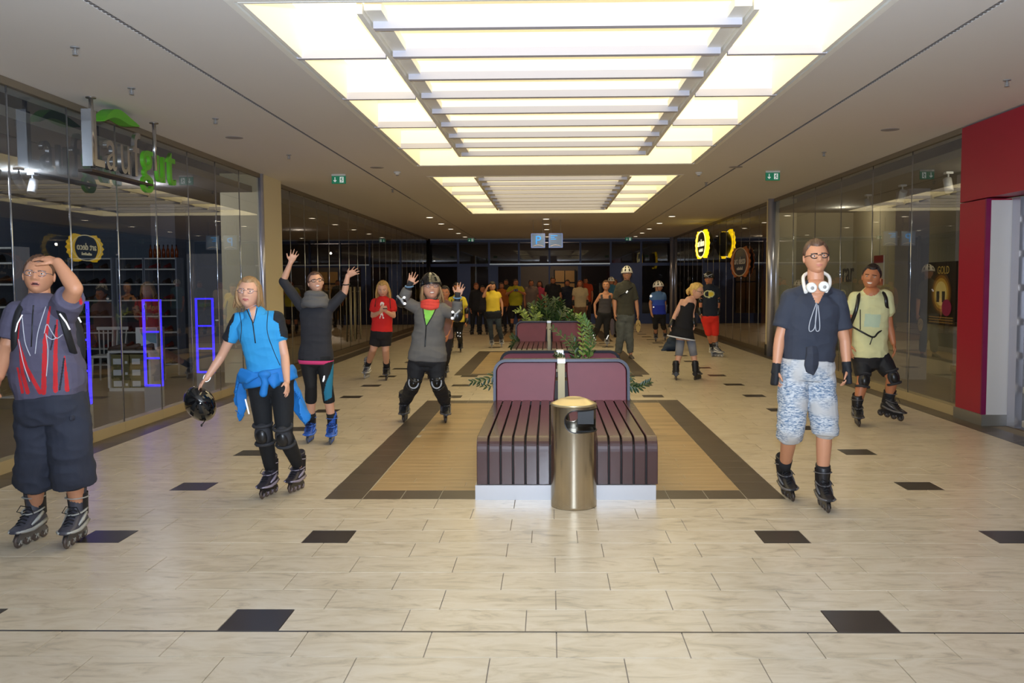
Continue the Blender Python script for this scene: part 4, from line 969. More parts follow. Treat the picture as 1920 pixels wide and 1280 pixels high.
def hand(mb, W, d, n, side, s=1.0, curl=.35, spread=.12, thumb=1):
    """W wrist, d pointing direction, n palm normal, side = direction towards the thumb"""
    d = Vector(d).normalized(); n = Vector(n); n = (n-d*n.dot(d)).normalized(); t = d.cross(n).normalized()
    if t.dot(Vector(side)) < 0: t = -t
    W = Vector(W); rings = []
    for u, hw, ht in ((-.2, .026, .019), (.15, .032, .017), (.55, .041, .016), (.95, .042, .013)):
        c = W+d*.085*u*s; rings.append([c+t*hw*s*math.cos(q)+n*ht*s*math.sin(q) for q in [2*PI*k/14 for k in range(14)]])
    mb.loft(rings)
    K = W+d*.078*s
    for i, (lat, L) in enumerate(((.030, .074), (.010, .084), (-.011, .078), (-.030, .062))):
        p = K+t*lat*s-d*(.006*abs(i-1.2))*s; a = curl*.6; dd = (d+t*(lat/.03)*spread).normalized()
        pts = [p-dd*.02*s]; cur = p; pts.append(cur)
        for seg, fr in enumerate((.45, .30, .25)):
            ang = curl*(.7+.55*seg); v = dd*math.cos(ang)+n*math.sin(ang); cur = cur+v*L*fr*s; pts.append(cur)
        chain(mb, pts, [.0088*s, .009*s, .0083*s, .0076*s, .0068*s], 8)
    b = W+d*.022*s+t*.024*s; v = (d*.62+t*.78+n*.25).normalized(); v2 = (d*.85+t*(.35 if curl > .2 else .5)+n*.35).normalized()
    chain(mb, [b-t*.008*s, b+v*.030*s, b+v*.036*s+v2*.026*s, b+v*.036*s+v2*.050*s], [.013*s, .0115*s, .0098*s, .0078*s], 8)
def ell(c, X, Y, rx, ry, n=24, p=2.35):
    out = []
    for k in range(n):
        a = 2*PI*k/n; ca, sa = math.cos(a), math.sin(a)
        out.append(c+X*rx*math.copysign(abs(ca)**(2/p), ca)+Y*ry*math.copysign(abs(sa)**(2/p), sa))
    return out
# ---- skates: built once per style, then copied
SKATES = {}
def skate(style):
    if style in SKATES: return SKATES[style]
    C = {'grey': ((70, 70, 80), (30, 30, 34), (176, 176, 170), (84, 72, 66), (120, 118, 118)), 'black': ((34, 32, 34), (24, 22, 24), (96, 94, 96), (60, 50, 44), (60, 58, 58)),
         'plum': ((44, 40, 48), (28, 26, 30), (150, 140, 156), (80, 66, 58), (50, 48, 50)), 'blue': ((34, 84, 176), (30, 32, 44), (70, 120, 220), (70, 74, 84), (92, 112, 140)),
         'white': ((120, 120, 124), (40, 38, 42), (222, 220, 214), (170, 166, 160), (150, 150, 150))}[style]
    ms = [mat('skate_%s_%d' % (style, i), S(*c), (.45, .6, .35, .35, .3)[i], (0, 0, .1, 0, .5)[i], bump=.1 if i < 2 else 0, bscale=90) for i, c in enumerate(C)]
    P = {}
    mb = MB()   # boot: foot part
    prof = [(-.115, .030, .085, .10, .16), (-.095, .042, .082, .12, .17), (-.05, .047, .082, .13, .215), (0, .048, .082, .12, .215), (.04, .049, .082, .098, .185), (.09, .051, .084, .072, .142), (.13, .049, .086, .05, .128), (.16, .040, .09, .034, .118), (.182, .018, .096, .016, .108)]
    rings = []
    for y, hw, z0, h_, z1 in prof:
        r = []
        for k in range(18):
            a = 2*PI*k/18; ca, sa = math.cos(a), math.sin(a); z = (z0+z1)/2+(z1-z0)/2*math.copysign(abs(sa)**.75, sa); r.append((hw*math.copysign(abs(ca)**.8, ca)*(1 if sa < 0 else 1-.25*sa), y, z))
        rings.append(r)
    mb.loft(rings); 
    rings = []   # ankle cuff
    for z, cy, rx, ry in ((.13, -.035, .044, .075), (.18, -.045, .044, .066), (.23, -.045, .047, .062), (.28, -.04, .051, .062), (.325, -.036, .055, .063), (.335, -.036, .047, .054), (.30, -.036, .043, .05)):
        rings.append([(rx*math.cos(2*PI*k/18), cy+ry*math.sin(2*PI*k/18), z+(.018*(-math.sin(2*PI*k/18)) if z > .27 else 0)) for k in range(18)])
    mb.loft(rings, 0); P['boot'] = mb.mesh('inline_skate', [ms[0]])
    mb = MB()   # cuff shell with buckle
    rings = []
    for z, cy, rx, ry in ((.165, -.05, .052, .070), (.21, -.05, .053, .066), (.26, -.046, .056, .066), (.30, -.042, .059, .068)):
        rings.append([(rx*math.sin(a), cy-ry*math.cos(a), z) for a in [-2.2+4.4*k/16 for k in range(17)]])
    mb.loft(rings, 0, caps=False, closed=False); P['cuff'] = mb.mesh('cuff', [ms[1]])
    mb = MB()   # straps and side trims
    for z, cy, rx, ry, dz in ((.275, -.04, .060, .070, 0), (.20, -.025, .054, .080, .035)):
        mb.tube([(rx*math.cos(a), cy+ry*math.sin(a), z+dz*(-.5*math.sin(a))) for a in [-.3+3.74*k/12 for k in range(13)]], .009, 6, flat=.4)
    for s in (-1, 1):
        mb.tube([(s*.047, -.08, .125), (s*.051, -.01, .11), (s*.054, .07, .10), (s*.049, .13, .103), (s*.022, .176, .104)], [.010, .012, .012, .010, .006], 8)
        mb.tube([(s*.050, -.04, .18), (s*.050, .01, .15), (s*.046, .07, .125)], [.010, .012, .006], 8)
    P['trim'] = mb.mesh('strap', [ms[2]])
    mb = MB()   # laces
    for k in range(6):
        u = k/5; y = .03+.085*u-.0; z = .205-.075*u; w_ = .024
        mb.tube([(-w_, y-.006, z-.006), (0, y, z+.006), (w_, y+.006, z-.006)], .0042, 5)
    mb.tube([(0, .02, .22), (.03, .05, .235), (.05, .06, .20), (.03, .045, .19)], .003, 5); mb.tube([(0, .02, .22), (-.03, .05, .23), (-.055, .06, .19)], .003, 5)
    P['laces'] = mb.mesh('laces', [mat('laces_black', S(22, 22, 26), .8)])
    mb = MB()   # frame
    for s in (-1, 1):
        mb.loft([[(s*.013+q, y, z) for y, z in ((-.10, .088), (-.13, .05), (-.125, .036), (-.10, .034), (-.08, .055), (-.045, .034), (0, .055), (.035, .034), (.08, .055), (.12, .034), (.15, .036), (.158, .05), (.13, .088))] for q in (-.0018, .0018)], smooth=False)
    mb.box((-.02, -.09, .08), (.02, -.03, .09)); mb.box((-.02, .07, .08), (.02, .13, .092)); P['frame'] = mb.mesh('frame', [ms[4]])
    mb = MB(); rs = []
    for x, r in ((-.011, .022), (-.011, .030), (-.007, .037), (0, .040), (.007, .037), (.011, .030), (.011, .022)): rs.append([(x, r*math.cos(2*PI*k/20), r*math.sin(2*PI*k/20)) for k in range(20)])
    mb.loft(rs); mb.loft([[(x, .008*math.cos(2*PI*k/8), .008*math.sin(2*PI*k/8)) for k in range(8)] for x in (-.017, .017)], 1)
    for k in range(5): a = 2*PI*k/5; mb.box((-.0125, -.004, .006), (.0125, .004, .024), 1, Matrix.Rotation(a, 4, 'X'))
    P['wheel'] = mb.mesh('wheel', [ms[3], ms[2]])
    SKATES[style] = P; return P
def put_skate(owner, style, M):
    P = skate(style)
    b = link('inline_skate', P['boot'], owner); b.matrix_local = M
    for k in ('cuff', 'trim', 'laces', 'frame'): link({'trim': 'strap'}.get(k, k), P[k], b)
    for y in (-.115, -.035, .045, .125): w_ = link('wheel', P['wheel'], b); w_.location = (0, y, .040)
    return b
def v3(p): return Vector(p)
def bool_union(a, b):
    """union of mesh datablocks a and b -> a's object mesh"""
    oa = bpy.data.objects.new('a', a); ob = bpy.data.objects.new('b', b); COL.objects.link(oa); COL.objects.link(ob)
    best = None
    for sol in ('MANIFOLD', 'EXACT'):
        try:
            m = oa.modifiers.new('b', 'BOOLEAN'); m.operation = 'UNION'; m.object = ob; m.solver = sol
            dg = bpy.context.evaluated_depsgraph_get(); dg.update(); out = bpy.data.meshes.new_from_object(oa.evaluated_get(dg))
            oa.modifiers.clear()
            if len(out.vertices) > .8*len(b.vertices)+10 and len(out.vertices) > len(a.vertices)*.8: best = out; break
        except Exception: oa.modifiers.clear()
    bpy.data.objects.remove(oa); bpy.data.objects.remove(ob)
    return best
def helmet_mesh(M, shell, dark, th=1.0):
    mb = MB(); nA, nE = 48, 14
    for part in (0, 1):
        vs = []; 
        for i in range(nE+1):
            el = .001+(PI*.54)*i/nE
            for j in range(nA):
                az = 2*PI*j/nA; R = 1.30 if part == 0 else 1.23
                p = Vector((math.sin(el)*math.sin(az)*.083*R*1.04, math.sin(el)*math.cos(az)*.102*R*1.08-.004, math.cos(el)*.112*R*1.02+.012))
                if p.z < .03: p.z = .03-(.03-p.z)*.6+(.014*math.cos(az) if math.cos(az) > 0 else .025*math.cos(az))
                vs.append(M@p)
        fs = []; 
        for i in range(nE):
            for j in range(nA):
                k = (j+1) % nA; vent = part == 0 and 2 <= i <= nE-4 and (j % 6 in (2, 3, 4) if i < 8 else j % 6 in (2, 3)) and i != 7
                if vent: continue
                fs.append((i*nA+j, (i+1)*nA+j, (i+1)*nA+k, i*nA+k))
        mb.add(vs, fs, part, True)
    return mb
def knee_pad(mb, mb2, K, up, fwd, s=1.0):
    up = Vector(up).normalized(); fwd = Vector(fwd); fwd = (fwd-up*fwd.dot(up)).normalized(); x = up.cross(fwd).normalized()
    B = Matrix((x, fwd, up)).transposed()
    mb.ball(K+fwd*.026*s, (.062*s, .048*s, .088*s), 16, 10, 0, B)
    mb2.ball(K+fwd*.052*s-up*.008, (.044*s, .034*s, .062*s), 14, 9, 0, B)
    for dz in (-.07, .07): mb.tube([K+up*dz*s+x*.068*s*math.cos(a)+fwd*.066*s*math.sin(a) for a in [2*PI*k/16 for k in range(17)]], .011*s, 6, flat=1.2)
PEOPLE = {}
from mathutils.bvhtree import BVHTree
def drape(ob, pts, r, out=.0015, n=26):
    """a thin cord lying on the front of a garment, along a traced curve"""
    me = ob.data; bv = BVHTree.FromPolygons([v.co for v in me.vertices], [tuple(p.vertices) for p in me.polygons]); P = []
    for q in bez([(x, y, 0) for x, y in pts], n):
        d = _ray(q.x, q.y).normalized(); h = bv.ray_cast(Vector((0, 0, CH)), d)
        if h[0] is not None: P.append(h[0]+h[1]*out*(1 if h[1].dot(d) < 0 else -1))
    return MB().tube(P, r, 6) if len(P) > 2 else MB()
def person(key, label, Y, head, neck, sh, el, wr, hip, kn, feet, skin='m', hair=None, shirt=None, pants=None, hands=(None, None), girth=1.0, legk=1.0, armk=1.0,
           glasses=None, mouth=0, browc=(70, 50, 40), female=0, group=None, socks=None, waist=1.0, style=None, shoes=None, voxel=None, chest=1.0, extra=None, boots=(40, 38, 40), eyes=True, handk=1.0, shoulder=1.0, ankles=None, hipw=1.0):
    vx = voxel or (.0062 if Y < 11.5 else .0105 if Y < 17 else .0155)
    def J(p): return atY(p[0], p[1], Y+(p[2] if len(p) > 2 else 0))
    hx, ht, hb, yaw, pit, rol = head; c = atY(hx, (ht+hb)/2, Y+(head[6] if len(head) > 6 else 0) if len(head) > 6 else Y)
    yaw = yaw-math.degrees(math.atan2(c.x, c.y))
    hs = abs(atY(hx, ht, Y).z-atY(hx, hb, Y).z)/.236; s = hs if not style else hs
    R = Matrix.Rotation(PI+math.radians(yaw), 4, 'Z') @ Matrix.Rotation(math.radians(pit), 4, 'X') @ Matrix.Rotation(math.radians(rol), 4, 'Y')
    HM = Matrix.Translation(c) @ R @ Matrix.Scale(hs, 4)
    N = J(neck); SL, SR = [J(p) for p in sh]; EL, ER = [J(p) for p in el]; WL, WR = [J(p) for p in wr]; HL, HR = [J(p) for p in hip]; KL, KR = [J(p) for p in kn]
    # body scale from shoulder-to-hip length
    b = ((SL+SR)/2-(HL+HR)/2).length/.50*.5+.5*hs; b = max(.75, min(1.15, b))
    FM = []; A = []
    for k, ft in enumerate(feet):
        if ft[0] == 'at':     # explicit: ('at', px, py, dY, heading, pitch, roll) of the sole point under the ankle
            p = J((ft[1], ft[2], ft[3])); hd, pt, rl = ft[4:7]
        else:
            r0, r1 = atZ(ft[0], ft[1]), atZ(ft[2], ft[3]); p = (r0+r1)/2; p.z = 0
            hd = math.degrees(math.atan2(r1.x-r0.x, -(r1.y-r0.y))); pt, rl = (ft[4] if len(ft) > 4 else 0), (ft[5] if len(ft) > 5 else 0)
            if len(ft) > 6: hd = ft[6]
        M = Matrix.Translation(p) @ Matrix.Rotation(PI+math.radians(hd), 4, 'Z') @ Matrix.Rotation(math.radians(pt), 4, 'X') @ Matrix.Rotation(math.radians(rl), 4, 'Y') @ Matrix.Scale(max(.9, min(1.08, b)), 4)
        FM.append(M); A.append(M@Vector((0, -.04, .20 if shoes is None else .085)))
    AL, AR = A
    sp = (SL+SR)/2; hp = (HL+HR)/2; X1 = (SR-SL).normalized(); X0 = (HR-HL).normalized(); up = (sp-hp); H = up.length
    def ring(t, wx, wy, off=0, fwd=0):
        X = X0.lerp(X1, max(0, min(1, t))).normalized(); U = up.normalized(); Yv = U.cross(X).normalized(); X = Yv.cross(U).normalized()
        cc = hp+up*t+Yv*fwd
        return ell(cc, X, Yv, wx+off, wy+off)
    shw = (SR-SL).length/2+.032*b*shoulder; hw = max((HR-HL).length/2+.088*b, .155*b)*hipw; g_ = girth
    prof = [(-.24, hw*.86, .095*b*g_), (-.10, hw, .118*b*g_), (.05, hw*.98, .118*b*g_), (.22, (hw*.5+shw*.42)*waist*(.94 if female else .99), .100*b*g_), (.42, (hw*.42+shw*.48)*waist*(.95 if female else 1.02), .102*b*g_),
            (.62, shw*.86, .112*b*chest*g_), (.80, shw*.93, .112*b*chest), (.93, shw*.92, .095*b), (1.02, shw*.74, .078*b), (1.10, shw*.42, .062*b)]
    def torso(mb, t0, t1, off):
        pr = [p for p in prof if t0 <= p[0] <= t1]
        def at(t):
            for a, c_ in zip(prof[:-1], prof[1:]):
                if a[0] <= t <= c_[0]: u = (t-a[0])/(c_[0]-a[0]); return (t, a[1]+(c_[1]-a[1])*u, a[2]+(c_[2]-a[2])*u)
            return (t, prof[0][1], prof[0][2]) if t < prof[0][0] else prof[-1]
        pr = ([at(t0)] if not pr or pr[0][0] > t0+.01 else [])+pr+([at(t1)] if not pr or pr[-1][0] < t1-.01 else [])
        mb.loft([ring(t, wx, wy, off) for t, wx, wy in pr])
    ak = .92*armk*b if female else armk*b; lk = legk*b
    ar = {'sh': .050*ak, 'u': .047*ak, 'e': .039*ak, 'f': .040*ak, 'w': .027*ak}
    def arm(mb, Sh, E, W, off=0, frac=2.0, start=0, taper=0):
        pts = [Sh, Sh.lerp(E, .45), E, E.lerp(W, .3), W]; rs = [ar['sh'], ar['u'], ar['e'], ar['f'], ar['w']]; tt = [0, .45, 1, 1.3, 2]
        P, Rr = [], []
        for i, (p, r, t) in enumerate(zip(pts, rs, tt)):
            if t < start: continue
            if t <= frac: P.append(p); Rr.append(r+off+taper*t)
            else:
                t0 = tt[i-1]; u = (frac-t0)/(t-t0); P.append(pts[i-1].lerp(p, u)); Rr.append(rs[i-1]+(r-rs[i-1])*u+off+taper*frac); break
        if off: 
            for i in range(len(P)-2): cap(mb, P[i], P[i+1], Rr[i], Rr[i+1], 16)
            mb.tube([P[-2], P[-1]], [Rr[-2], Rr[-1]], 18); mb.ball(P[-2], Rr[-2]*.99, 16, 10)
        else: chain(mb, P, Rr)
    def leg(mb, Hh, K, An, off=0, frac=2.0, flare=0, start=0):
        calf = K.lerp(An, .32)
        pts = [Hh, Hh.lerp(K, .5), K, calf, An]; rs = [.088*lk, .078*lk, .056*lk, .057*lk, .037*lk]; tt = [0, .5, 1, 1.32, 2]
        P, Rr = [], []
        for i, (p, r, t) in enumerate(zip(pts, rs, tt)):
            f = flare*t
            if t < start:
                nt = tt[i+1] if i+1 < len(tt) else 9
                if nt > start: u = (start-t)/(nt-t); P.append(p.lerp(pts[i+1], u)); Rr.append(r+(rs[i+1]-r)*u+off+flare*start)
                continue
            if t <= frac: P.append(p); Rr.append(max(r, .05*lk if flare else 0)+off+f)
            else:
                t0 = tt[i-1]; u = (frac-t0)/(t-t0); P.append(pts[i-1].lerp(p, u)); Rr.append(max(rs[i-1]+(r-rs[i-1])*u, .05*lk if flare else 0)+off+flare*frac); break
        if off:
            for i in range(len(P)-2): cap(mb, P[i], P[i+1], Rr[i], Rr[i+1], 18)
            mb.tube([P[-2], P[-1]], [Rr[-2], Rr[-1]], 20); mb.ball(P[-2], Rr[-2]*.99, 18, 10)
        else: chain(mb, P, Rr, 16)
    # --- the body, one continuous surface
    mb = MB(); torso(mb, -.24, 1.05, 0)
    nb = N+Vector((0, .01, -.03)); hc = HM@Vector((0, -.025, -.06)); chain(mb, [sp.lerp(N, .5), nb, hc], [.085*b, .064*b*(.86 if female else 1), .058*b*(.84 if female else 1)])
    for Sh in (SL, SR): chain(mb, [nb+Vector((0, .01, -.02)), Sh+Vector((0, 0, .008))], [.054*b*(.85 if female else 1), .050*b*(.93 if female else 1)])
    arm(mb, SL, EL, WL); arm(mb, SR, ER, WR); leg(mb, HL, KL, AL); leg(mb, HR, KR, AR)
    for An, M in zip(A, FM): cap(mb, An, M@Vector((0, .05, .125 if shoes is None else .05)), .030*lk, .022*lk)
    for k, (E, W_, hd) in enumerate(((EL, WL, hands[0]), (ER, WR, hands[1]))):
        hd = hd or {}; d = (W_-E).normalized(); inw = Vector((1 if k == 0 else -1, 0, 0))
        if 'to' in hd: d = (J(hd['to'])-W_).normalized()
        n = Vector(hd.get('n', inw+Vector((0, .3, 0)))); side = Vector(hd.get('side', (0, -1, 0)))
        hand(mb, W_, d, n, side, b*.98*handk*(.93 if female else 1), hd.get('curl', .4), hd.get('spread', .08))
    ear = MB()
    mb.ball(c, (.072*hs, .085*hs, .104*hs), 20, 12, 0, R.to_3x3())
    for sx in (-1, 1):
        m3 = (R @ Matrix.Rotation(sx*-.25, 4, 'Z')).to_3x3(); mb.ball(HM@Vector((sx*.085, -.008, -.005)), (.009*hs, .018*hs, .031*hs), 12, 8, 0, m3)
    body = remesh(mb, vx, 5, [SK[skin]], 'person')
    hm = head_grid(None, female, mouth); hm.v = [tuple(HM@Vector(v)) for v in hm.v]; bm_ = brow(browc)
    mats = [SK[skin], mt_lip if female else mat('lips_plain', S(190, 120, 100), .55), bm_, mt_mouth, mt_teeth]
    hme = hm.mesh('head', mats)
    for m in mats[1:]: body.materials.append(m)
    u = bool_union(body, hme)
    if u is None:
        print('bool failed', key); me2 = MB(); 
        bmm = bmesh.new(); bmm.from_mesh(body); bmm.from_mesh(hme); bmm.to_mesh(body); bmm.free(); u = body
    u.name = 'person'; u.polygons.foreach_set('use_smooth', [True]*len(u.polygons))
    o = link('person', u, None, label=label, category='person'); 
    if group: o['group'] = group
    BASE[o.name] = Matrix.Identity(4)
    ctx = dict(J=J, HM=HM, hs=hs, b=b, o=o, SL=SL, SR=SR, EL=EL, ER=ER, WL=WL, WR=WR, HL=HL, HR=HR, KL=KL, KR=KR, AL=AL, AR=AR, torso=torso, arm=arm, leg=leg, ring=ring, vx=vx, N=N, Y=Y, up=up, X1=X1, FM=FM, hw=hw, shw=shw, c=c, R=R)
    # --- eyes, glasses
    if eyes:
        for sx in (-1, 1):
            e = MB(); p = Vector((sx*.0335, .0825, .005)); e.ball(HM@p, (.0105*hs, .0098*hs, .0062*hs), 12, 8, 0, R.to_3x3()); q = HM@(p+Vector((0, .0072, 0))); e.ball(q, (.0052*hs, .0035*hs, .0050*hs), 10, 6, 1, R.to_3x3()); obj('eye', e, [mt_eye, mt_iris], o)
    if glasses:
        gm = MB(); m_ = mt_gf if glasses == 'dark' else mt_gm; r = .0035 if glasses == 'dark' else .0022
        for sx in (-1, 1): gm.tube([HM@Vector((sx*.034+.025*math.cos(a), .106-.01*abs(math.cos(a)), .004+.017*math.sin(a))) for a in [2*PI*k/18 for k in range(19)]], r*hs, 6); gm.tube([HM@Vector(v) for v in ((sx*.058, .1, .008), (sx*.078, .06, .01), (sx*.082, -.005, .006))], r*.9*hs, 6)
        gm.tube([HM@Vector(v) for v in ((-.010, .108, .008), (0, .112, .010), (.010, .108, .008))], r*hs, 6); obj('glasses', gm, m_, o)
    # --- hair
    if hair:
        hc_, hst = hair[0], hair[1]; L_ = hair[2] if len(hair) > 2 else 0
        hmb = hair_shell(hst, hair[3] if len(hair) > 3 else .015); hmb.v = [tuple(HM@Vector(v)) for v in hmb.v]
        if L_:
            rnd = random.Random(hash(key) % 1000 if False else sum(map(ord, key)))
            if hst == 'pulled':     # pony tail behind
                for q in range(5): hmb.tube([HM@Vector((.01*(q-2), -.10, .03)), HM@Vector((.018*(q-2), -.13, -.03)), HM@Vector((.02*(q-2), -.12, -.03-L_*.5)), HM@Vector((.012*(q-2), -.11, -.03-L_))], [.02*hs, .026*hs, .02*hs, .006*hs], 8)
            else:
                for q in range(27):
                    a = math.radians(70+220*q/26)
                    sx, cy = math.sin(a), math.cos(a); w1 = rnd.uniform(-.016, .014)
                    pts = [(sx*.070, cy*.085, .07), (sx*.092, cy*.105, .0), (sx*(.096+w1), cy*.10, -.07), (sx*(.094+w1*2), cy*.085-.01, -.07-L_*.5), (sx*(.085+w1*3), cy*.075-.015, -.07-L_*rnd.uniform(.8, 1.05))]
                    hmb.tube([HM@Vector(p) for p in bez(pts, 9)], [.0155*hs*k*rnd.uniform(.85, 1.25) for k in (.6, .95, 1.1, 1.15, 1.15, 1.05, .9, .6, .2)], 8, flat=.7)
        obj('hair', hmb, hairm(hc_), o)
    # --- clothes
    if pants:
        pm = MB(); off = pants.get('off', .012); torso(pm, -.24, pants.get('top', max(-.02, (shirt or {}).get('hem', 0)+.09)), off+.004); pm.ball(hp-up.normalized()*.10*b, (.09*b, .10*b, .085*b)); leg(pm, HL, KL, AL, off, pants['to'], pants.get('flare', 0)); leg(pm, HR, KR, AR, off, pants['to'], pants.get('flare', 0))
        obj_ = link('trousers' if pants['to'] > 1.2 else 'shorts', remesh(pm, vx*1.22, 3, pants['m'], 'trousers', pants.get('paint'), pants.get('folds', .0022)*1.5), o)
    if shirt:
        sm = MB(); off = shirt.get('off', .014); torso(sm, shirt.get('hem', -.05), shirt.get('top', 1.06), off)
        fr = shirt['sleeve']
        if fr:
            for Sh, E, W_ in ((SL, EL, WL), (SR, ER, WR)):
                f2 = fr if not isinstance(fr, tuple) else fr[0 if Sh is SL else 1]
                arm(sm, Sh, E, W_, shirt.get('soff', off*.9), f2, 0, shirt.get('taper', 0)); chain(sm, [nb+Vector((0, .012, -.028)), Sh+Vector((0, 0, .006))], [.058*b+off*.55, .052*b+off*.8])
        if fr: sm.ball(sp.lerp(N, .48), ((.092*b+off*.8)*(.9 if female else 1), .088*b+off*.8, .080*b+off*.6), 18, 12)
        cl_ = shirt.get('collar', .002 if fr else None); ck = .86 if female else 1
        if cl_ is not None: sm.tube([nb-Vector((0, 0, .05)), nb-Vector((0, -.002, .012)), nb+Vector((0, .004, .006)), nb+Vector((0, .006, .012+cl_))], [.125*b*ck, .106*b*ck, .096*b*ck, .088*b*ck], 20)
        obj_ = ctx['shirt'] = link(shirt.get('name', 'shirt'), remesh(sm, shirt.get('vox', vx*1.22), 3, shirt['m'], 'shirt', shirt.get('paint'), shirt.get('folds', .0022)*2.1), o)
    if socks:
        for K, An in ((KL, AL), (KR, AR)): obj('sock', MB().tube([K.lerp(An, .70), An], [.050*lk, .042*lk], 16), cloth('sock_black', (22, 22, 26)), o)
    # --- feet
    for k, M in enumerate(FM):
        if shoes is None: put_skate(o, style[k] if isinstance(style, (list, tuple)) else style, M)
        else:
            sh_ = SHOES[shoes]; q = link('shoe', sh_[0], o); q.matrix_local = M @ Matrix.Translation((0, .05, 0)); link('sole', sh_[1], q)
    if extra: extra(ctx)
    PEOPLE[key] = ctx
    return ctx
def part(c, name, mb, m, **k): return obj(name, mb, m, c['o'], **k)
def in_poly(px, py, pts):
    r = np.zeros(len(px), bool); n = len(pts)
    for i in range(n):
        x1, y1 = pts[i]; x2, y2 = pts[(i+1) % n]
        if y1 == y2: continue
        r ^= ((py > min(y1, y2)) & (py <= max(y1, y2)) & (px < x1+(py-y1)*(x2-x1)/(y2-y1)))
    return r
def near_line(px, py, pts, w):
    r = np.zeros(len(px), bool)
    for i, ((x1, y1), (x2, y2)) in enumerate(zip(pts[:-1], pts[1:])):
        L2 = (x2-x1)**2+(y2-y1)**2+1e-6; t = np.clip(((px-x1)*(x2-x1)+(py-y1)*(y2-y1))/L2, 0, 1)
        ww = w if not isinstance(w, (list, tuple)) else w[i]+(w[i+1]-w[i])*t
        r |= np.hypot(px-x1-t*(x2-x1), py-y1-t*(y2-y1)) < ww
    return r
mt_pad = mat('pad_black', S(26, 26, 28), .35); mt_padc = mat('pad_fabric', S(44, 44, 48), .8); mt_reflglow = mat('reflector_glow', S(240, 242, 245), .3, emit=.6); mt_padw = mat('pad_grey', S(170, 174, 182), .35)  # emission on the reflectors stands in for flash light thrown back
def band(c, name, a, b, r0, r1, m):   # short sleeve-like band round a limb
    return part(c, name, MB().tube([a, b], [r0, r1], 20), m)
# ---------------------------------------------------------------- man in the striped shirt, far left
def strip_paint(px, py, ce):
    i = np.zeros(len(px)); fr = ce[:, 1] < 5.72
    L = lambda pts, w: near_line(px, py, pts, w) & fr
    red = L([(94, 575), (84, 640), (82, 735)], [1.5, 4, 5])|L([(107, 600), (104, 660), (104, 732)], [1.5, 4, 4.5])|L([(121, 668), (126, 730)], [1.2, 4.5])|L([(38, 585), (33, 635), (50, 690), (75, 735)], [1, 2, 3.5, 4])|L([(36, 640), (42, 700), (52, 735)], [1.5, 3.5, 4])|L([(33, 690), (42, 735)], [2, 3])
    wh = L([(86, 575), (72, 620), (66, 663)], .9)|L([(42, 595), (47, 640), (57, 667)], .9)|L([(35, 636), (44, 680), (56, 715)], .8)|L([(83, 625), (88, 608), (97, 622), (106, 634), (117, 627)], .7)|L([(86, 625), (90, 660), (87, 705)], .7)
    bk = L([(120, 672), (112, 730)], 1.8)|L([(104, 610), (95, 655)], 1.6)
    i[red] = 1; i[bk] = 3; i[(py > 640) & (py < 645) & (px < 22)] = 1
    i[(near_line(px, py, [(146, 545), (152, 568)], 3))] = 1
    return i
def ex_A(c):
    J = c['J']; b = c['b']
    bp = mat('backpack_black', S(24, 24, 28), .7); wl = MATS['cloth_white_line']
    for pts in (((86, 575), (72, 620), (66, 663)), ((42, 595), (47, 640), (57, 667)), ((35, 636), (44, 680), (56, 715)), ((83, 625), (88, 608), (97, 622), (106, 634), (117, 627)), ((86, 628), (97, 636), (106, 633)), ((86, 625), (90, 660), (87, 705))): part(c, 'white_piping', drape(c['shirt'], pts, .0028), wl)
    part(c, 'zip', drape(c['shirt'], ((63, 572), (61, 600), (59, 650)), .004), mt_blk)
    mb = MB()
    for pts in (((46, 566, -.06), (32, 590, -.13), (26, 640, -.16), (30, 690, -.05)), ((104, 562, -.06), (116, 590, -.15), (128, 630, -.14), (140, 668, .0))):
        P = [J(p) for p in pts]; part(c, 'backpack_strap', MB().tube(bez(P, 12), .024, 8, flat=.5), bp)
    mb = MB(); cc = (J((110, 650, .2))); M = Matrix.Rotation(-.25, 3, 'Z'); mb.ball(cc, (.20, .10, .30), 24, 16, 0, M); part(c, 'backpack', mb, bp)
    part(c, 'strap_piping', MB().tube([J((112, 588, -.19)), J((124, 604, -.19)), J((131, 618, -.18))], .005, 6).tube([J((147, 595, -.05)), J((152, 604, -.03))], .005, 6).tube([J((42, 590, -.16)), J((33, 606, -.17)), J((29, 622, -.17))], .004, 6), mt_reflglow)
    part(c, 'cargo_pocket', MB().box(tuple(J((128, 776, -.14))-Vector((0, .0, .045))), tuple(J((150, 776, -.0))+Vector((.02, .02, .01))), bev=.01), MATS['cloth_navy_trousers'])
mt_A = [cloth('slate', (84, 80, 100)), cloth('red_stripe', (190, 34, 40)), cloth('white_line', (196, 196, 204)), cloth('black_line', (34, 32, 42))]
person('A', 'person at the left edge in a grey shirt with red stripes, hand on the head', 5.72,
    (73, 481, 553, -12, 6, -4), (73, 564), ((36, 590), (118, 585)), ((12, 652, -.05), (141, 541, -.18)), ((-2, 705, -.2), (108, 492, -.13)), ((70, 752), (124, 752)), ((70, 850, -.02), (132, 850, -.02)),
    ((92, 1002, 27, 1031), (166, 1002, 118, 1034)), 'm', ((96, 66, 48), 'short', 0, .010), dict(m=mt_A, sleeve=(.75, .62), hem=-.02, off=.028, soff=.03, paint=strip_paint, folds=.003, collar=.03, vox=.0042), dict(m=[cloth('navy_trousers', (42, 46, 60))], to=1.52, flare=.030, off=.03, folds=.006),
    hands=(dict(curl=.4), dict(to=(84, 483, -.12), n=(-.25, .35, -1), side=(-.3, -1, 0), curl=.38, spread=.1)), girth=1.28, waist=1.22, glasses='metal', mouth=3, browc=(150, 110, 84), style='grey', extra=ex_A, armk=1.12, hipw=.93, legk=1.05)
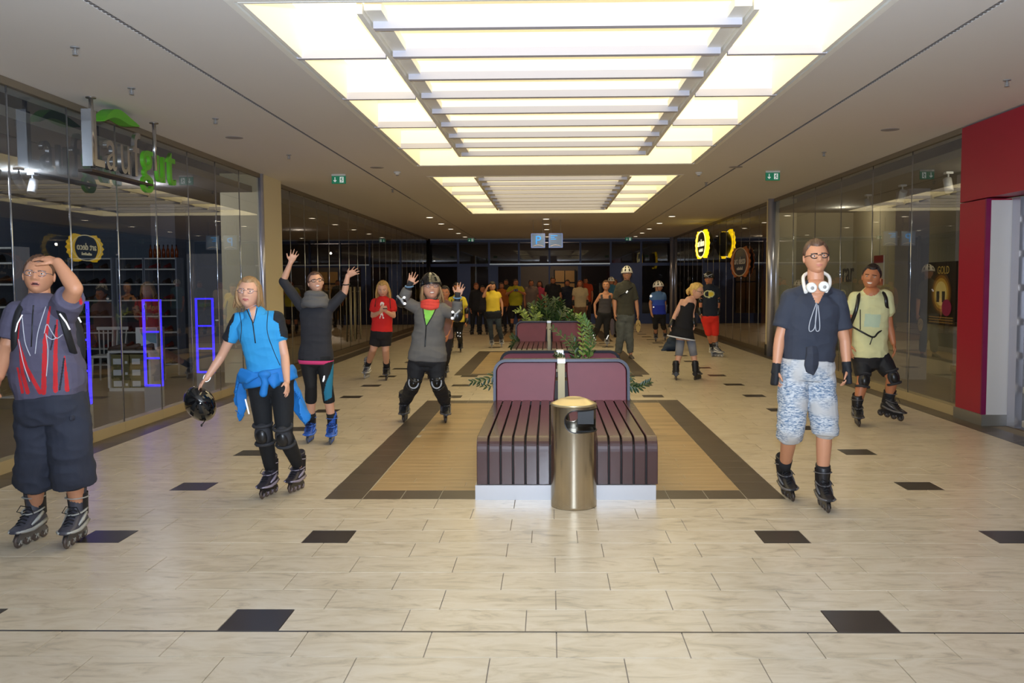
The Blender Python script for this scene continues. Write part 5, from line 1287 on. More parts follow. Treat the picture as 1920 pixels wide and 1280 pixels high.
# ---------------------------------------------------------------- woman in the blue shirt
def blue_paint(px, py, ce):
    i = np.zeros(len(px)); fr = ce[:, 1] < 7.02
    blk = in_poly(px, py, [(515, 574), (545, 590), (545, 636), (526, 630), (522, 606), (512, 600)])|in_poly(px, py, [(440, 588), (430, 592), (410, 648), (427, 646), (431, 612), (438, 602)])
    ln = (near_line(px, py, [(461, 583), (473, 612), (479, 643)], 1.1)|near_line(px, py, [(503, 580), (501, 620), (512, 655), (525, 685)], .8)|near_line(px, py, [(449, 586), (453, 612), (449, 640)], .8)) & fr
    i[blk] = 1; i[in_poly(px, py, [(463, 560), (483, 560), (478, 590), (474, 606)]) & (ce[:, 1] < 6.97)] = 2; return i
def ex_B(c):
    J = c['J']; o = c['o']
    for pts in (((503, 580), (501, 620), (512, 655), (525, 685)), ((449, 586), (453, 612), (450, 650))): part(c, 'dark_piping', drape(c['shirt'], pts, .0028), mt_blk)
    part(c, 'zip', drape(c['shirt'], ((463, 580), (470, 596), (474, 606), (479, 643)), .0045), mt_blk); part(c, 'zip', drape(c['shirt'], ((482, 578), (479, 592), (475, 606)), .003), mt_blk)
    jb = [cloth('jacket_blue', (24, 118, 196), .7), cloth('jacket_lining', (16, 40, 84))]
    mb = MB(); c['torso'](mb, -.12, .12, .035)
    part_ = link('tied_jacket', remesh(mb, .008, 3, jb, 'tied_jacket', None, .006), o)
    # hanging flaps and sleeves
    mb = MB()
    def sheet(rows, th=.012):
        rs = []
        for a, m_, b_ in rows:
            A_, M_, B_ = J(a), J(m_), J(b_); f = Vector((0, th, 0)); rs.append([A_-f, M_-f, B_-f, B_+f, M_+f, A_+f])
        mb.loft(rs)
    sheet([((452, 690, -.10), (475, 700, -.16), (498, 704, -.17)), ((447, 700, -.10), (465, 712, -.16), (488, 706, -.17)), ((450, 716, -.08), (462, 718, -.14), (474, 712, -.15))])
    sheet([((505, 702, -.17), (518, 700, -.14), (530, 692, -.08)), ((500, 712, -.17), (516, 724, -.16), (534, 706, -.08)), ((510, 724, -.15), (514, 728, -.15), (524, 722, -.1))])
    sheet([((454, 694, .02), (446, 700, .06), (452, 712, .1)), ((444, 725, .02), (440, 735, .08), (462, 742, .12)), ((437, 750, .0), (446, 768, .08), (462, 765, .12)), ((440, 768, .0), (449, 792, .06), (457, 780, .1))])
    sheet([((536, 694, .02), (548, 698, .06), (540, 712, .12)), ((546, 720, .02), (560, 728, .08), (545, 740, .14)), ((560, 748, .02), (576, 765, .08), (550, 768, .12)), ((562, 775, .0), (584, 782, .06), (572, 797, .08)), ((568, 790, .0), (574, 794, .03), (571, 799, .04))])
    part_2 = link('jacket_flaps', remesh(mb, .007, 4, jb, 'jacket_flaps', None, .006), o)
    mb = MB(); chain(mb, [J((494, 702, -.2)), J((497, 718, -.2)), J((494, 738, -.19))], [.032, .026, .028]); mb.ball(J((496, 702, -.2)), (.05, .035, .035)); link('jacket_knot', remesh(mb, .006, 2, jb, 'jacket_knot', None, .004), o)
    for K, A_, H_ in ((c['KL'], c['AL'], c['HL']), (c['KR'], c['AR'], c['HR'])):
        p = MB(); q = MB(); knee_pad(p, q, K+Vector((0, -.015, 0)), H_-A_, (0, -1, 0), 1.05); kp = part(c, 'knee_pad', p, mt_padc); obj('pad_cap', q, mt_pad, kp)
    part(c, 'reflective_stripe', MB().tube([J((460, 748, -.05)), J((467, 776, -.06))], .006, 6).tube([J((539, 752, -.06)), J((537, 768, -.07))], .004, 6), mt_reflglow)
    part(c, 'bracelet', MB().tube([c['WL']+Vector((.028*math.cos(a), .02*math.sin(a), .028*math.sin(a))) for a in [2*PI*k/14 for k in range(15)]], .003, 6), mt_reflglow)
person('B', 'person in a sky-blue zip shirt with a blue jacket tied round the waist', 7.0,
    (467, 521, 578, -16, 8, -3), (476, 586), ((448, 601), (517, 598)), ((415, 668, .02), (534, 668, -.04)), ((388, 708, -.05), (538, 716, -.20)), ((484, 705), (528, 705)), ((496, 812, -.05), (534, 815, -.1)),
    ((521, 921, 489, 937), (560, 912, 552, 929, 4, 0, -8)), 'l', ((150, 116, 78), 'long', .05), dict(m=[cloth('sky_blue', (46, 148, 206)), cloth('shirt_black', (22, 24, 30)), SK['l']], sleeve=.55, hem=-.02, off=.012, soff=.016, paint=blue_paint, folds=.003, collar=.026, vox=.0046),
    dict(m=[cloth('tights_black', (16, 17, 20), .85)], to=1.9, off=.008, folds=.0012), hands=(dict(to=(372, 726, -.06), n=(.5, 0, -1), side=(0, -1, 0), curl=.45), dict(n=(-1, .2, 0), side=(-.4, -1, 0), curl=.3)),
    female=1, glasses='metal', browc=(130, 90, 62), style='plum', extra=ex_B, waist=.96, shoulder=.8)
# ---------------------------------------------------------------- woman waving both arms, dark top and grey scarf
def pants_C(px, py, ce):
    i = np.zeros(len(px)); i[in_poly(px, py, [(619, 700), (612, 716), (607, 735), (609, 752), (622, 745), (625, 700), (628, 668)])|near_line(px, py, [(562, 690), (570, 738)], 1.3)] = 1
    i[near_line(px, py, [(608, 706), (606, 714)], 1.6)] = 2; return i
def ex_C(c):
    J = c['J']; mb = MB()
    for k, (r, z, w_) in enumerate(((.085, -.005, .044), (.098, -.04, .048), (.08, .022, .034), (.105, -.075, .040))):
        mb.tube([c['N']+Vector((r*math.cos(a), -.012+r*.86*math.sin(a)-.012*k, z-.018*math.sin(a*1)*(-1 if k else 1)*-1+.006*math.sin(a*3+k))) for a in [2*PI*q/24 for q in range(25)]], w_, 12)
    link('scarf', remesh(mb, .006, 2, [cloth('scarf_grey', (92, 90, 90))], 'scarf', None, .004, ), c['o'])
    mb = MB(); c['torso'](mb, -.20, -.12, .021); part(c, 'pink_hem', mb, cloth('pink', (214, 62, 120)))
    part(c, 'bracelet', MB().tube([c['ER'].lerp(c['WR'], .5)+Vector((.036*math.cos(a), .036*math.sin(a), .008*math.sin(a))) for a in [2*PI*k/14 for k in range(15)]], .006, 6), mt_blk)
person('C', 'person with both arms raised wearing a dark long-sleeved top, grey loop scarf and blue skates', 9.45,
    (592, 511, 549, 8, 14, 8), (592, 558), ((567, 576), (619, 576)), ((531, 527, 0), (646, 548, 0)), ((545, 492, -.03), (652, 517, -.05)), ((577, 664), (608, 664)), ((583, 722, -.04), (613, 722, -.04)),
    ((590, 822, 574, 834), (627, 824, 618, 836)), 'l', ((82, 54, 42), 'pulled', .10), dict(m=[cloth('charcoal', (40, 40, 46))], sleeve=(1.02, .98), hem=-.15, off=.012, soff=.012, folds=.0018), dict(m=[cloth('leggings', (16, 16, 19), .8), cloth('teal', (34, 118, 150)), mt_reflglow], to=1.42, off=.009, paint=pants_C, folds=.001),
    hands=(dict(to=(554, 470, -.05), n=(.25, -1, -.2), side=(-1, 0, 0), curl=.12, spread=.28), dict(to=(672, 504, -.08), n=(.3, -1, -.5), side=(0, -.4, 1), curl=.15, spread=.32)),
    female=1, glasses='dark', mouth=1, browc=(80, 54, 42), style='blue', socks=1, extra=ex_C, shoulder=.85, handk=1.08)
# ---------------------------------------------------------------- smiling woman with helmet and grey jacket
def jack_paint(px, py, ce):
    i = np.zeros(len(px)); fr = ce[:, 1] < 10.62
    i[in_poly(px, py, [(793, 566), (822, 566), (812, 588), (799, 613)]) & fr] = 1
    return i
def ex_D(c):
    part(c, 'zip', drape(c['shirt'], ((799, 612), (798, 630), (797, 650)), .0075), mt_blk)
    for pts in (((793, 567), (794, 588), (799, 612)), ((822, 567), (812, 590), (799, 612))): part(c, 'zip', drape(c['shirt'], pts, .006), mt_blk)
    HM = c['HM']; J = c['J']; hm = helmet_mesh(HM, 0, 1); h = part(c, 'helmet', hm, [mat('helmet_black', S(20, 20, 24), .18, coat=.6), mat('helmet_dark', S(8, 8, 10), .7)])
    st = MB()
    for s in (-1, 1): st.tube([HM@Vector(p) for p in ((s*.09, .02, .03), (s*.088, .02, -.04), (s*.05, .05, -.12), (0, .06, -.128))], .005*c['hs'], 6)
    obj('chin_strap', st, mt_blk, h)
    mb = MB()
    for k in range(3): mb.tube([c['N']+Vector((.086*math.cos(a), -.03+.086*math.sin(a), .030-.032*k+.006*math.sin(a*3+k))) for a in [2*PI*q/20 for q in range(21)]], .024+.004*k, 10)
    link('neck_tube', remesh(mb, .006, 2, [cloth('coral', (226, 74, 62))], 'neck_tube', None, .003), c['o'])
    for E, W_, s in ((c['EL'], c['WL'], -1), (c['ER'], c['WR'], 1)):
        d = (W_-E).normalized(); el = MB().ball(E+Vector((s*.01, -.03, -.01)), (.066, .056, .076), 14, 9); ep = part(c, 'elbow_pad', el, mt_pad)
        fr = MB(); Q = E+Vector((0, -.085, 0))
        fr.tube([Q+Vector((s*-.03, 0, .04)), Q+Vector((0, -.012, .01)), Q+Vector((s*.05, 0, .055))], .013, 8); fr.tube([Q+Vector((0, -.012, .01)), Q+Vector((s*-.03, 0, -.05))], .013, 8); obj('pad_trim', fr, mt_padw, ep)
        ds = MB(); ds.ball(Q+Vector((-s*.035, -.015, .035)), .016); ds.ball(Q+Vector((-s*.04, -.015, -.035)), .017); obj('reflector', ds, mt_reflglow, ep)
        wg = MB(); a = W_-d*.10; wg.tube([a, a+d*.06, W_+d*.02, W_+d*.055], [.046, .043, .039, .044], 16, flat=.85); g = part(c, 'wrist_guard', wg, mt_padc)
        t = MB(); 
        for u in (.02, .09): p = a+d*u; t.tube([p+Vector((.046*math.cos(q), .046*math.sin(q), .01*math.sin(q))) for q in [2*PI*k/14 for k in range(15)]], .008, 6)
        obj('guard_strap', t, mat('guard_blue', S(110, 150, 190), .5), g)
    for K, A_, H_ in ((c['KL'], c['AL'], c['HL']), (c['KR'], c['AR'], c['HR'])):
        p = MB(); q = MB(); knee_pad(p, q, K+Vector((0, -.012, 0)), H_-A_, (0, -1, 0), 1.0); kp = part(c, 'knee_pad', p, mt_pad); obj('pad_cap', q, mt_blk, kp)
        r = MB(); C0 = K+Vector((0, -.075, 0)); r.tube([C0+Vector((.056*math.cos(a), .012*abs(math.cos(a)), .066*math.sin(a))) for a in [2*PI*k/20 for k in range(21)]], .010, 6); obj('pad_rim', r, mt_padw, kp)
person('D', 'smiling person in a black helmet and grey zip jacket, both hands up', 10.6,
    (808, 518, 562, 6, 10, 2), (807, 570), ((786, 580), (828, 582)), ((755, 563, -.12), (856, 590, -.12)), ((768, 535, -.16), (858, 556, -.16)), ((786, 665), (817, 665)), ((777, 716, -.03), (820, 716, -.03)),
    ((767, 781, 753, 797, 0, 4), (832, 782, 837, 798, 0, -3)), 'l', ((150, 118, 80), 'long', .09), dict(name='jacket', m=[cloth('jacket_grey', (102, 100, 98)), cloth('lime', (140, 214, 90)), cloth('zip_black', (20, 20, 20))], sleeve=1.75, hem=-.13, off=.032, soff=.020, paint=jack_paint, folds=.003, collar=.0),
    dict(m=[cloth('trousers_black', (24, 25, 30), .8)], to=1.92, off=.020, folds=.004), hands=(dict(to=(776, 512, -.18), n=(.1, -1, .1), side=(1, 0, 0), curl=.1, spread=.22), dict(to=(866, 532, -.18), n=(-.1, -1, .1), side=(-1, 0, 0), curl=.1, spread=.22)),
    female=1, glasses='metal', mouth=2, browc=(150, 112, 80), style='black', extra=ex_D, shoulder=.8, handk=1.05, waist=1.08)
# ---------------------------------------------------------------- youth with red shirt
def red_paint(px, py, ce):
    i = np.zeros(len(px)); fr = ce[:, 1] < 15.5
    w_ = near_line(px, py, [(716.5, 569), (717, 573)], 3.6)|near_line(px, py, [(716, 577), (716, 590)], 1.3)|near_line(px, py, [(712.5, 596), (714.5, 588)], .9)|near_line(px, py, [(719, 597), (717, 588)], .9)|near_line(px, py, [(712, 581), (720, 581)], .8)
    i[w_ & fr] = 1; i[near_line(px, py, [(716.8, 571), (716.8, 572)], 1.4) & fr] = 0; return i
def ex_E(c):
    J = c['J']; part(c, 'drawstring', MB().tube([J((705, 560, -.1)), J((703, 575, -.14))], .006, 6).tube([J((731, 560, -.1)), J((732, 578, -.14))], .006, 6), mt_blk)
person('E', 'long-haired blond person in a red t-shirt and black shorts looking down at the hands', 15.5,
    (718, 527, 557, -8, -14, 0), (718, 561), ((704, 568), (733, 568)), ((699, 592, -.05), (738, 592, -.05)), ((713, 585, -.28), (724, 584, -.28)), ((709, 622), (722, 622)), ((700, 654, 0), (723, 655, 0)),
    ((700, 704, 676, 713), (727, 708, 723, 716)), 'l', ((186, 146, 84), 'long', .22), dict(m=[cloth('red_tee', (206, 30, 28)), cloth('print_white', (235, 225, 220))], sleeve=.62, hem=-.04, off=.022, soff=.03, paint=red_paint), dict(m=[cloth('shorts_black', (26, 22, 24))], to=.80, off=.020, flare=.006, folds=.003),
    hands=(dict(to=(721, 580, -.32), n=(.2, .3, 1), curl=.5), dict(to=(719, 579, -.32), n=(-.2, .3, 1), curl=.5)), female=0, browc=(170, 130, 84), style=('white', 'black'), socks=1, extra=ex_E)
# ---------------------------------------------------------------- man with headphones
def ex_F(c):
    J = c['J']; b = c['b']; wh = mat('headphone_white', S(232, 230, 224), .3); N = c['N']
    mb = MB(); mb.tube(bez([J((1511, 548, -.15)), J((1507, 532, -.08)), J((1508, 516, .02)), J((1530, 508, .12)), J((1552, 516, .02)), J((1556, 532, -.08)), J((1549, 546, -.15))], 24), .013, 10); hp = part(c, 'headphones', mb, wh)
    for x, y in ((1522, 539), (1545, 537)):
        p = J((x, y, -.18)); mb = MB(); M = Matrix.Rotation(.25 if x < 1530 else -.2, 3, 'Z'); mb.tube([p+Vector((0, .03, 0)), p+Vector((0, .0, 0)), p+Vector((0, -.018, -.003))], [.036, .038, .030], 20); e = obj('ear_cup', mb, wh, hp); obj('ear_cushion', MB().ball(p+Vector((0, -.018, -.003)), (.013, .006, .013), 12, 8), mat('cup_grey', S(150, 146, 140), .5), hp)
    for pts in (((1531, 567, -.19), (1519, 602, -.2), (1517, 618, -.2), (1521, 621, -.2), (1528, 612, -.2), (1532, 575, -.19)), ((1532, 570, -.19), (1529, 600, -.2), (1530, 619, -.2), (1536, 619, -.2), (1537, 605, -.2), (1534, 572, -.19))):
        part(c, 'cable', MB().tube(bez([J(p) for p in pts], 20), .0035, 6), mat('cable_grey', S(170, 172, 178), .4))
    gl = cloth('glove_black', (20, 22, 28), .75)
    for E, W_, px in ((c['EL'], c['WL'], (1449, 728)), (c['ER'], c['WR'], (1590, 723))):
        d = (W_-E).normalized(); mb = MB(); mb.tube([W_-d*.05, W_, W_+d*.03], [.034, .032, .036], 16, up=(1, 0, 0)); a = W_+d*.02
        rings = []
        sd = Vector((0, -1, 0)); sd = (sd-d*sd.dot(d)).normalized(); nn = d.cross(sd)
        for u, hw, ht in ((-.02, .036, .028), (.03, .048, .027), (.07, .052, .027), (.105, .050, .028), (.118, .046, .022)): rings.append([W_+d*u+sd*hw*math.cos(q)+nn*ht*math.sin(q) for q in [2*PI*k/16 for k in range(16)]])
        mb.loft(rings); link('glove', remesh(mb, .006, 2, [gl], 'glove', None, .002), c['o'])
    # shirt knotted at the front
    mb = MB(); mb.loft([[J(a), J(m), J(b2), J(b2)+Vector((0, .03, 0)), J(a)+Vector((0, .03, 0))] for a, m, b2 in (((1512, 650, -.16), (1522, 648, -.19), (1532, 650, -.17)), ((1513, 664, -.18), (1524, 664, -.21), (1536, 662, -.18)), ((1509, 685, -.17), (1523, 686, -.20), (1535, 684, -.17)), ((1512, 697, -.16), (1526, 704, -.18), (1533, 690, -.16)))]); link('hanging_cloth', remesh(mb, .006, 3, [MATS['cloth_tee_slate']], 'hanging_cloth', None, .003), c['o'])
def F_paint(px, py, ce):
    i = np.zeros(len(px)); i[in_poly(px, py, [(1514, 516), (1552, 516), (1550, 540), (1535, 569), (1530, 569), (1518, 542)]) & (ce[:, 1] < 6.67)] = 1; return i
person('F', 'tall person with white headphones round the neck and washed denim shorts', 6.68,
    (1530, 452, 514, 14, 4, 3), (1530, 530), ((1484, 562), (1566, 562)), ((1462, 634, 0), (1584, 638, 0)), ((1455, 692, -.03), (1588, 690, -.03)), ((1492, 682), (1534, 682)), ((1482, 805, -.02), (1546, 800, -.02)),
    ((1467, 925, 1488, 941, 0, 6), (1534, 944, 1555, 964, 0, 0)), 'm', ((92, 66, 48), 'short', 0, .014), dict(m=[cloth('tee_slate', (46, 50, 62)), SK['m']], sleeve=.72, hem=-.02, off=.024, soff=.028, folds=.003, paint=F_paint, collar=.0, vox=.006), dict(m=[denim()], to=1.12, off=.026, flare=.012, folds=.0045),
    hands=(dict(n=(1, .3, 0), side=(.1, -1, 0), curl=.75), dict(n=(-1, .3, 0), side=(-.1, -1, 0), curl=.75)), glasses='dark', browc=(74, 52, 38), style='black', socks=1, extra=ex_F, girth=1.08, waist=1.05, armk=1.05, legk=1.02)
# ---------------------------------------------------------------- man with pale yellow t-shirt and backpack straps
def G_paint(px, py, ce):
    i = np.zeros(len(px)); fr = ce[:, 1] < 10.65; i[in_poly(px, py, [(1622, 588), (1652, 590), (1649, 614), (1620, 612)]) & fr] = 1; i[in_poly(px, py, [(1616, 530), (1652, 530), (1649, 546), (1642, 553), (1633, 555), (1625, 553), (1619, 546)]) & (ce[:, 1] < 10.74)] = 2; return i
def ex_G(c):
    J = c['J']; mb = MB()
    for pts in (((1610, 549, -.02), (1609, 562, -.12), (1604, 585, -.14), (1594, 610, -.06)), ((1655, 545, -.02), (1661, 558, -.13), (1663, 575, -.12), (1668, 590, .02))): part(c, 'backpack_strap', MB().tube(bez([J(p) for p in pts], 10), .022, 8, flat=.5), mt_pad)
    part(c, 'waist_strap', MB().tube(bez([J(p) for p in ((1598, 612, -.1), (1616, 622, -.16), (1637, 632, -.17), (1646, 624, -.16), (1656, 617, -.1))], 14), .011, 6).tube([J((1613, 580, -.16)), J((1613, 618, -.17))], .006, 6).tube([J((1636, 632, -.17)), J((1631, 646, -.16))], .006, 6), mt_pad)
    part(c, 'backpack', MB().ball(J((1632, 588, .18)), (.19, .1, .26), 20, 12), mt_pad)
    for K, A_, H_ in ((c['KL'], c['AL'], c['HL']), (c['KR'], c['AR'], c['HR'])):
        p = MB(); q = MB(); knee_pad(p, q, K+Vector((0, -.01, .0)), H_-A_, (0, -1, 0), 1.12); kp = part(c, 'knee_pad', p, mt_padc); obj('pad_cap', q, mt_pad, kp)
        st = MB(); U = (H_-K).normalized()
        for dz in (.075, .105): 
            C0 = K+U*dz; st.tube([C0+Vector((.066*math.cos(a), -.01-.075*math.sin(a), 0)) for a in [PI*(.15+.7*k/10) for k in range(11)]], .007, 6)
        obj('reflective_stripe', st, mt_reflglow, kp)
person('G', 'dark-haired smiling person in a pale yellow t-shirt with black backpack straps and knee pads', 10.75,
    (1634, 498, 543, -6, 4, -8), (1634, 550), ((1605, 560), (1659, 556)), ((1590, 602, .02), (1668, 613, 0)), ((1592, 645, -.05), (1675, 643, -.05)), ((1617, 665), (1644, 662)), ((1618, 712, -.08), (1673, 706, -.12)),
    ((1602, 791, 1613, 803), ('at', 1668, 784, -.05, 38, -8, 0)), 't', ((40, 28, 24), 'short', 0, .016), dict(m=[cloth('pale_yellow', (214, 212, 160)), cloth('pale_print', (186, 204, 176)), SK['t']], sleeve=.55, hem=-.05, off=.024, soff=.03, paint=G_paint, folds=.003), dict(m=[cloth('shorts_dark', (20, 20, 24), .7)], to=.85, off=.018, folds=.003),
    hands=(None, dict(n=(-1, .2, 0), side=(-.2, -1, 0), curl=.5)), mouth=1, browc=(36, 26, 22), style='black', socks=1, extra=ex_G)
# ---------------------------------------------------------------- girl in black dress seen from behind
def ex_H(c):
    J = c['J']; g = cloth('grey_band', (132, 134, 142))
    for K, A_, H_ in ((c['KL'], c['AL'], c['HL']), (c['KR'], c['AR'], c['HR'])): band(c, 'knee_band', K.lerp(H_, .30), K.lerp(A_, .42), .078, .066, g)
    mb = MB(); rs = []
    for t, k in ((-.02, 0), (-.22, .03), (-.40, .06)): rs.append(c['ring'](t, c['hw'], .125, .012+k))
    mb.loft(rs); part(c, 'skirt', mb, MATS['cloth_dress_black']); part(c, 'white_hem', MB().tube([tuple(p) for p in c['ring'](-.40, c['hw'], .125, .074)]+[tuple(c['ring'](-.40, c['hw'], .125, .074)[0])], .013, 6), mt_reflglow if False else cloth('hem_white', (210, 212, 220)))
    for E, W_ in ((c['EL'], c['WL']), (c['ER'], c['WR'])): d = (W_-E).normalized(); part(c, 'wrist_guard', MB().tube([W_-d*.09, W_, W_+d*.07], [.044, .042, .045], 14), mt_pad)
    part(c, 'hair_tuft', MB().ball(c['HM']@Vector((-.02, -.08, .05)), (.05, .05, .06)), hairm((216, 176, 96)))
def H_paint(px, py, ce):
    i = np.zeros(len(px)); i[in_poly(px, py, [(1276, 572), (1278, 554), (1300, 548), (1303, 560), (1290, 568), (1284, 574)])] = 1; return i
person('H', 'blond person in a short black dress with white hem seen from behind, grey knee bands', 15.75,
    (1306, 531, 560, 75, -14, 0), (1296, 562, 0), ((1279, 566), (1301, 566)), ((1266, 590, 0), (1298, 588, 0)), ((1259, 608, -.05), (1301, 605, 0)), ((1273, 614), (1289, 614)), ((1277, 648, 0), (1298, 648, 0)),
    (('at', 1267, 713, 0, 175, 0, 0), ('at', 1308, 713, 0, 150, 0, -6)), 'l', ((216, 176, 96), 'pulled', .06), dict(name='dress_top', m=[cloth('dress_black', (18, 17, 22)), SK['l']], sleeve=0, hem=-.1, off=.012, paint=H_paint, top=1.0), None,
    female=1, glasses='dark', browc=(190, 150, 100), style='black', extra=ex_H, hands=(dict(n=(1, 0, 0), curl=.6), dict(n=(-1, 0, 0), curl=.6)), shoulder=.8)
# ---------------------------------------------------------------- man in red shorts
def tee_emblem(px, py, ce):
    i = np.zeros(len(px)); fr = ce[:, 1] < 20.5; e = ((px-1329)/10.5)**2+((py-551)/7)**2; e2 = ((px-1330)/9)**2+((py-551)/5.4)**2
    i[(e < 1) & fr] = 1; i[(e2 < 1) & fr & (px < 1329)] = 0; i[(((px-1333)/5)**2+((py-551)/4.2)**2 < 1) & fr] = 2; return i
def ex_I(c):
    h = part(c, 'helmet', helmet_mesh(c['HM'], 0, 1), [mat('helmet_black', S(20, 20, 24), .18), mat('helmet_dark', S(8, 8, 10), .7)]); HM = c['HM']
    obj('helmet_stripe', MB().tube([HM@Vector(p) for p in ((-.09, .09, .10), (-.04, .135, .075), (0, .145, .05), (.04, .135, .075), (.09, .09, .10))], .009, 6), mt_padw, h)
    for E, W_ in ((c['EL'], c['WL']), (c['ER'], c['WR'])): d = (W_-E).normalized(); part(c, 'wrist_guard', MB().tube([W_-d*.10, W_, W_+d*.07], [.046, .044, .047], 14), mt_pad); part(c, 'elbow_pad', MB().ball(E, (.06, .06, .08)), mt_pad)
person('I', 'person in bright red shorts, navy t-shirt with yellow emblem and black helmet', 20.6,
    (1329, 512, 533, -10, 0, 0), (1330, 537), ((1319, 542), (1342, 542)), ((1314, 564, 0), (1347, 564, 0)), ((1313, 585, -.05), (1346, 586, -.05)), ((1324, 592), (1337, 592)), ((1329, 623, 0), (1341, 624, 0)),
    ((1337, 663, 1333, 673), (1336, 668, 1352, 669)), 't', None, dict(m=[cloth('navy_tee', (22, 30, 44)), cloth('emblem_pale', (200, 200, 150)), cloth('emblem_yellow', (220, 196, 60))], sleeve=.7, hem=-.08, off=.024, soff=.03, paint=tee_emblem), dict(m=[cloth('red_shorts', (226, 44, 26))], to=1.0, off=.024, folds=.003),
    style='white', socks=1, extra=ex_I, browc=(60, 40, 30))
# ---------------------------------------------------------------- man with white helmet, jeans, holding sandals
def ex_helm(col):
    def f(c):
        h = part(c, 'helmet', helmet_mesh(c['HM'], 0, 1), [mat('helmet_%d' % col[0], S(*col), .3), mat('helmet_dark', S(8, 8, 10), .7)]); HM = c['HM']; st = MB()
        for s in (-1, 1): st.tube([HM@Vector(p) for p in ((s*.09, .02, .03), (s*.088, .02, -.04), (s*.05, .05, -.12), (0, .06, -.128))], .006, 6)
        obj('chin_strap', st, mt_blk, h)
    return f
def ex_J(c):
    ex_helm((226, 222, 210))(c); J = c['J']; part(c, 'shoulder_strap', MB().tube([J((1160, 556, -.14)), J((1172, 548, -.18)), J((1186, 538, -.12))], .022, 8, flat=.5), mt_pad); part(c, 'reflector', MB().tube([J((1174, 549, -.21)), J((1177, 545, -.21))], .016, 8), mt_reflglow)
person('J', 'tall person in a white helmet, olive t-shirt and worn jeans, carrying shoes in both hands', 20.3,
    (1175.5, 502, 525, 4, 2, 0), (1175, 530), ((1162, 537), (1184, 537)), ((1153, 563, 0), (1193, 564, 0)), ((1153, 588, -.05), (1196, 590, -.05)), ((1166, 590), (1179, 590)), ((1163, 628, 0), (1180, 628, 0)),
    (('at', 1159, 672.5, 0, -6, 0, 0), ('at', 1183, 672.5, 0, 8, 0, 0)), 'm', None, dict(m=[cloth('olive_tee', (66, 64, 52))], sleeve=.95, hem=-.05, off=.03, soff=.03), dict(m=[cloth('jeans_faded', (92, 96, 92), .85, .25)], to=1.9, off=.026, folds=.005),
    shoes=2, extra=ex_J, browc=(80, 56, 40))
# ---------------------------------------------------------------- tank top woman
def tank_paint(skin):
    def f(px, py, ce): return np.zeros(len(px))
    return f
def ex_K(c):
    J = c['J']; part(c, 'reflective_stripe', MB().tube([J((1112, 627, -.09)), J((1114, 633, -.09)), J((1117, 637, -.08))], .014, 6).tube([J((1141, 628, -.1)), J((1137, 636, -.1))], .014, 6), mt_reflglow)
person('K', 'smiling person in a grey tank top and black trousers beside the tall man in jeans', 24.0,
    (1136.5, 526, 545, -6, 4, 0), (1136, 548), ((1126, 553), (1146, 553)), ((1115, 570, .05), (1150, 570, .1)), ((1116, 588, 0), (1152, 586, .1)), ((1127, 586), (1139, 586)), ((1121, 613, 0), (1137, 613, 0)),
    ((1116, 644, 1109, 648), (1137, 646, 1139, 653)), 'm', ((96, 66, 46), 'pulled', .05), dict(m=[cloth('tank_grey', (66, 62, 66)), SK['m']], sleeve=0, hem=-.1, off=.012, top=1.03, paint=lambda px, py, ce: (in_poly(px, py, [(1129.5, 545), (1142.5, 545), (1141, 560), (1131, 560)])|(px < 1126)&(py < 559)|(px > 1146)&(py < 559)).astype(int)), dict(m=[cloth('trousers_black2', (22, 22, 26))], to=1.9, off=.02, folds=.003), mouth=1, female=1, style='white', extra=ex_K)
# ---------------------------------------------------------------- blue shirt with white helmet on the right
def blueg(px, py, ce): i = np.zeros(len(px)); i[py > 562] = 1; i[py > 572] = 2; return i
def ex_L(c):
    ex_helm((228, 224, 214))(c); J = c['J']; part(c, 'reflector', MB().ball(J((1220.5, 555, -.12)), .035).ball(J((1225.5, 575.5, -.16)), .02), mt_reflglow)
person('L', 'person in a white helmet and bright blue t-shirt before the far glass, head turned away', 25.8,
    (1234.5, 529, 547, 60, 0, 0), (1234, 549), ((1225, 553), (1244, 553)), ((1219, 568, 0), (1247, 568, .05)), ((1221, 585, -.05), (1246, 585, .05)), ((1229, 587), (1241, 587)), ((1229, 607, 0), (1243, 607, 0)),
    ((1230, 638, 1229, 643), (1246, 635, 1248, 640)), 'm', ((90, 64, 46), 'short', 0), dict(m=[cloth('blue_light', (84, 120, 170)), cloth('blue_mid', (50, 84, 190)), cloth('blue_deep', (32, 52, 170))], sleeve=.55, hem=-.08, off=.024, soff=.024, paint=blueg), dict(m=[cloth('capri_black', (16, 16, 20))], to=1.45, off=.016), style='grey', extra=ex_L)
# ---------------------------------------------------------------- yellow shirt, hand on head
def ex_M(c):
    mb = MB(); c['torso'](mb, -.24, .10, .045); link('tied_jacket', remesh(mb, .012, 2, [cloth('dark_navy', (20, 22, 32))], 'tied_jacket', None, .006), c['o'])
person('M', 'dark-haired person in a bright yellow t-shirt and jeans, one hand raised to the head', 23.6,
    (923, 528, 546, 4, -16, 0), (924, 548), ((913, 552), (934, 552)), ((906, 556, -.1), (941, 568, 0)), ((914, 538, -.15), (942, 584, -.05)), ((918, 588), (932, 588)), ((919, 609, 0), (935, 609, 0)),
    ((921, 648, 923, 655), (939, 647, 942, 654)), 'm', ((30, 24, 26), 'long', .10), dict(m=[cloth('yellow_tee', (232, 200, 60))], sleeve=.4, hem=.12, off=.022, soff=.026), dict(m=[cloth('jeans_blue', (52, 62, 72), .85, .3)], to=1.9, off=.014), female=1, style='white', extra=ex_M, hands=(dict(to=(919, 533, -.12), n=(0, .3, -1), curl=.5), None))
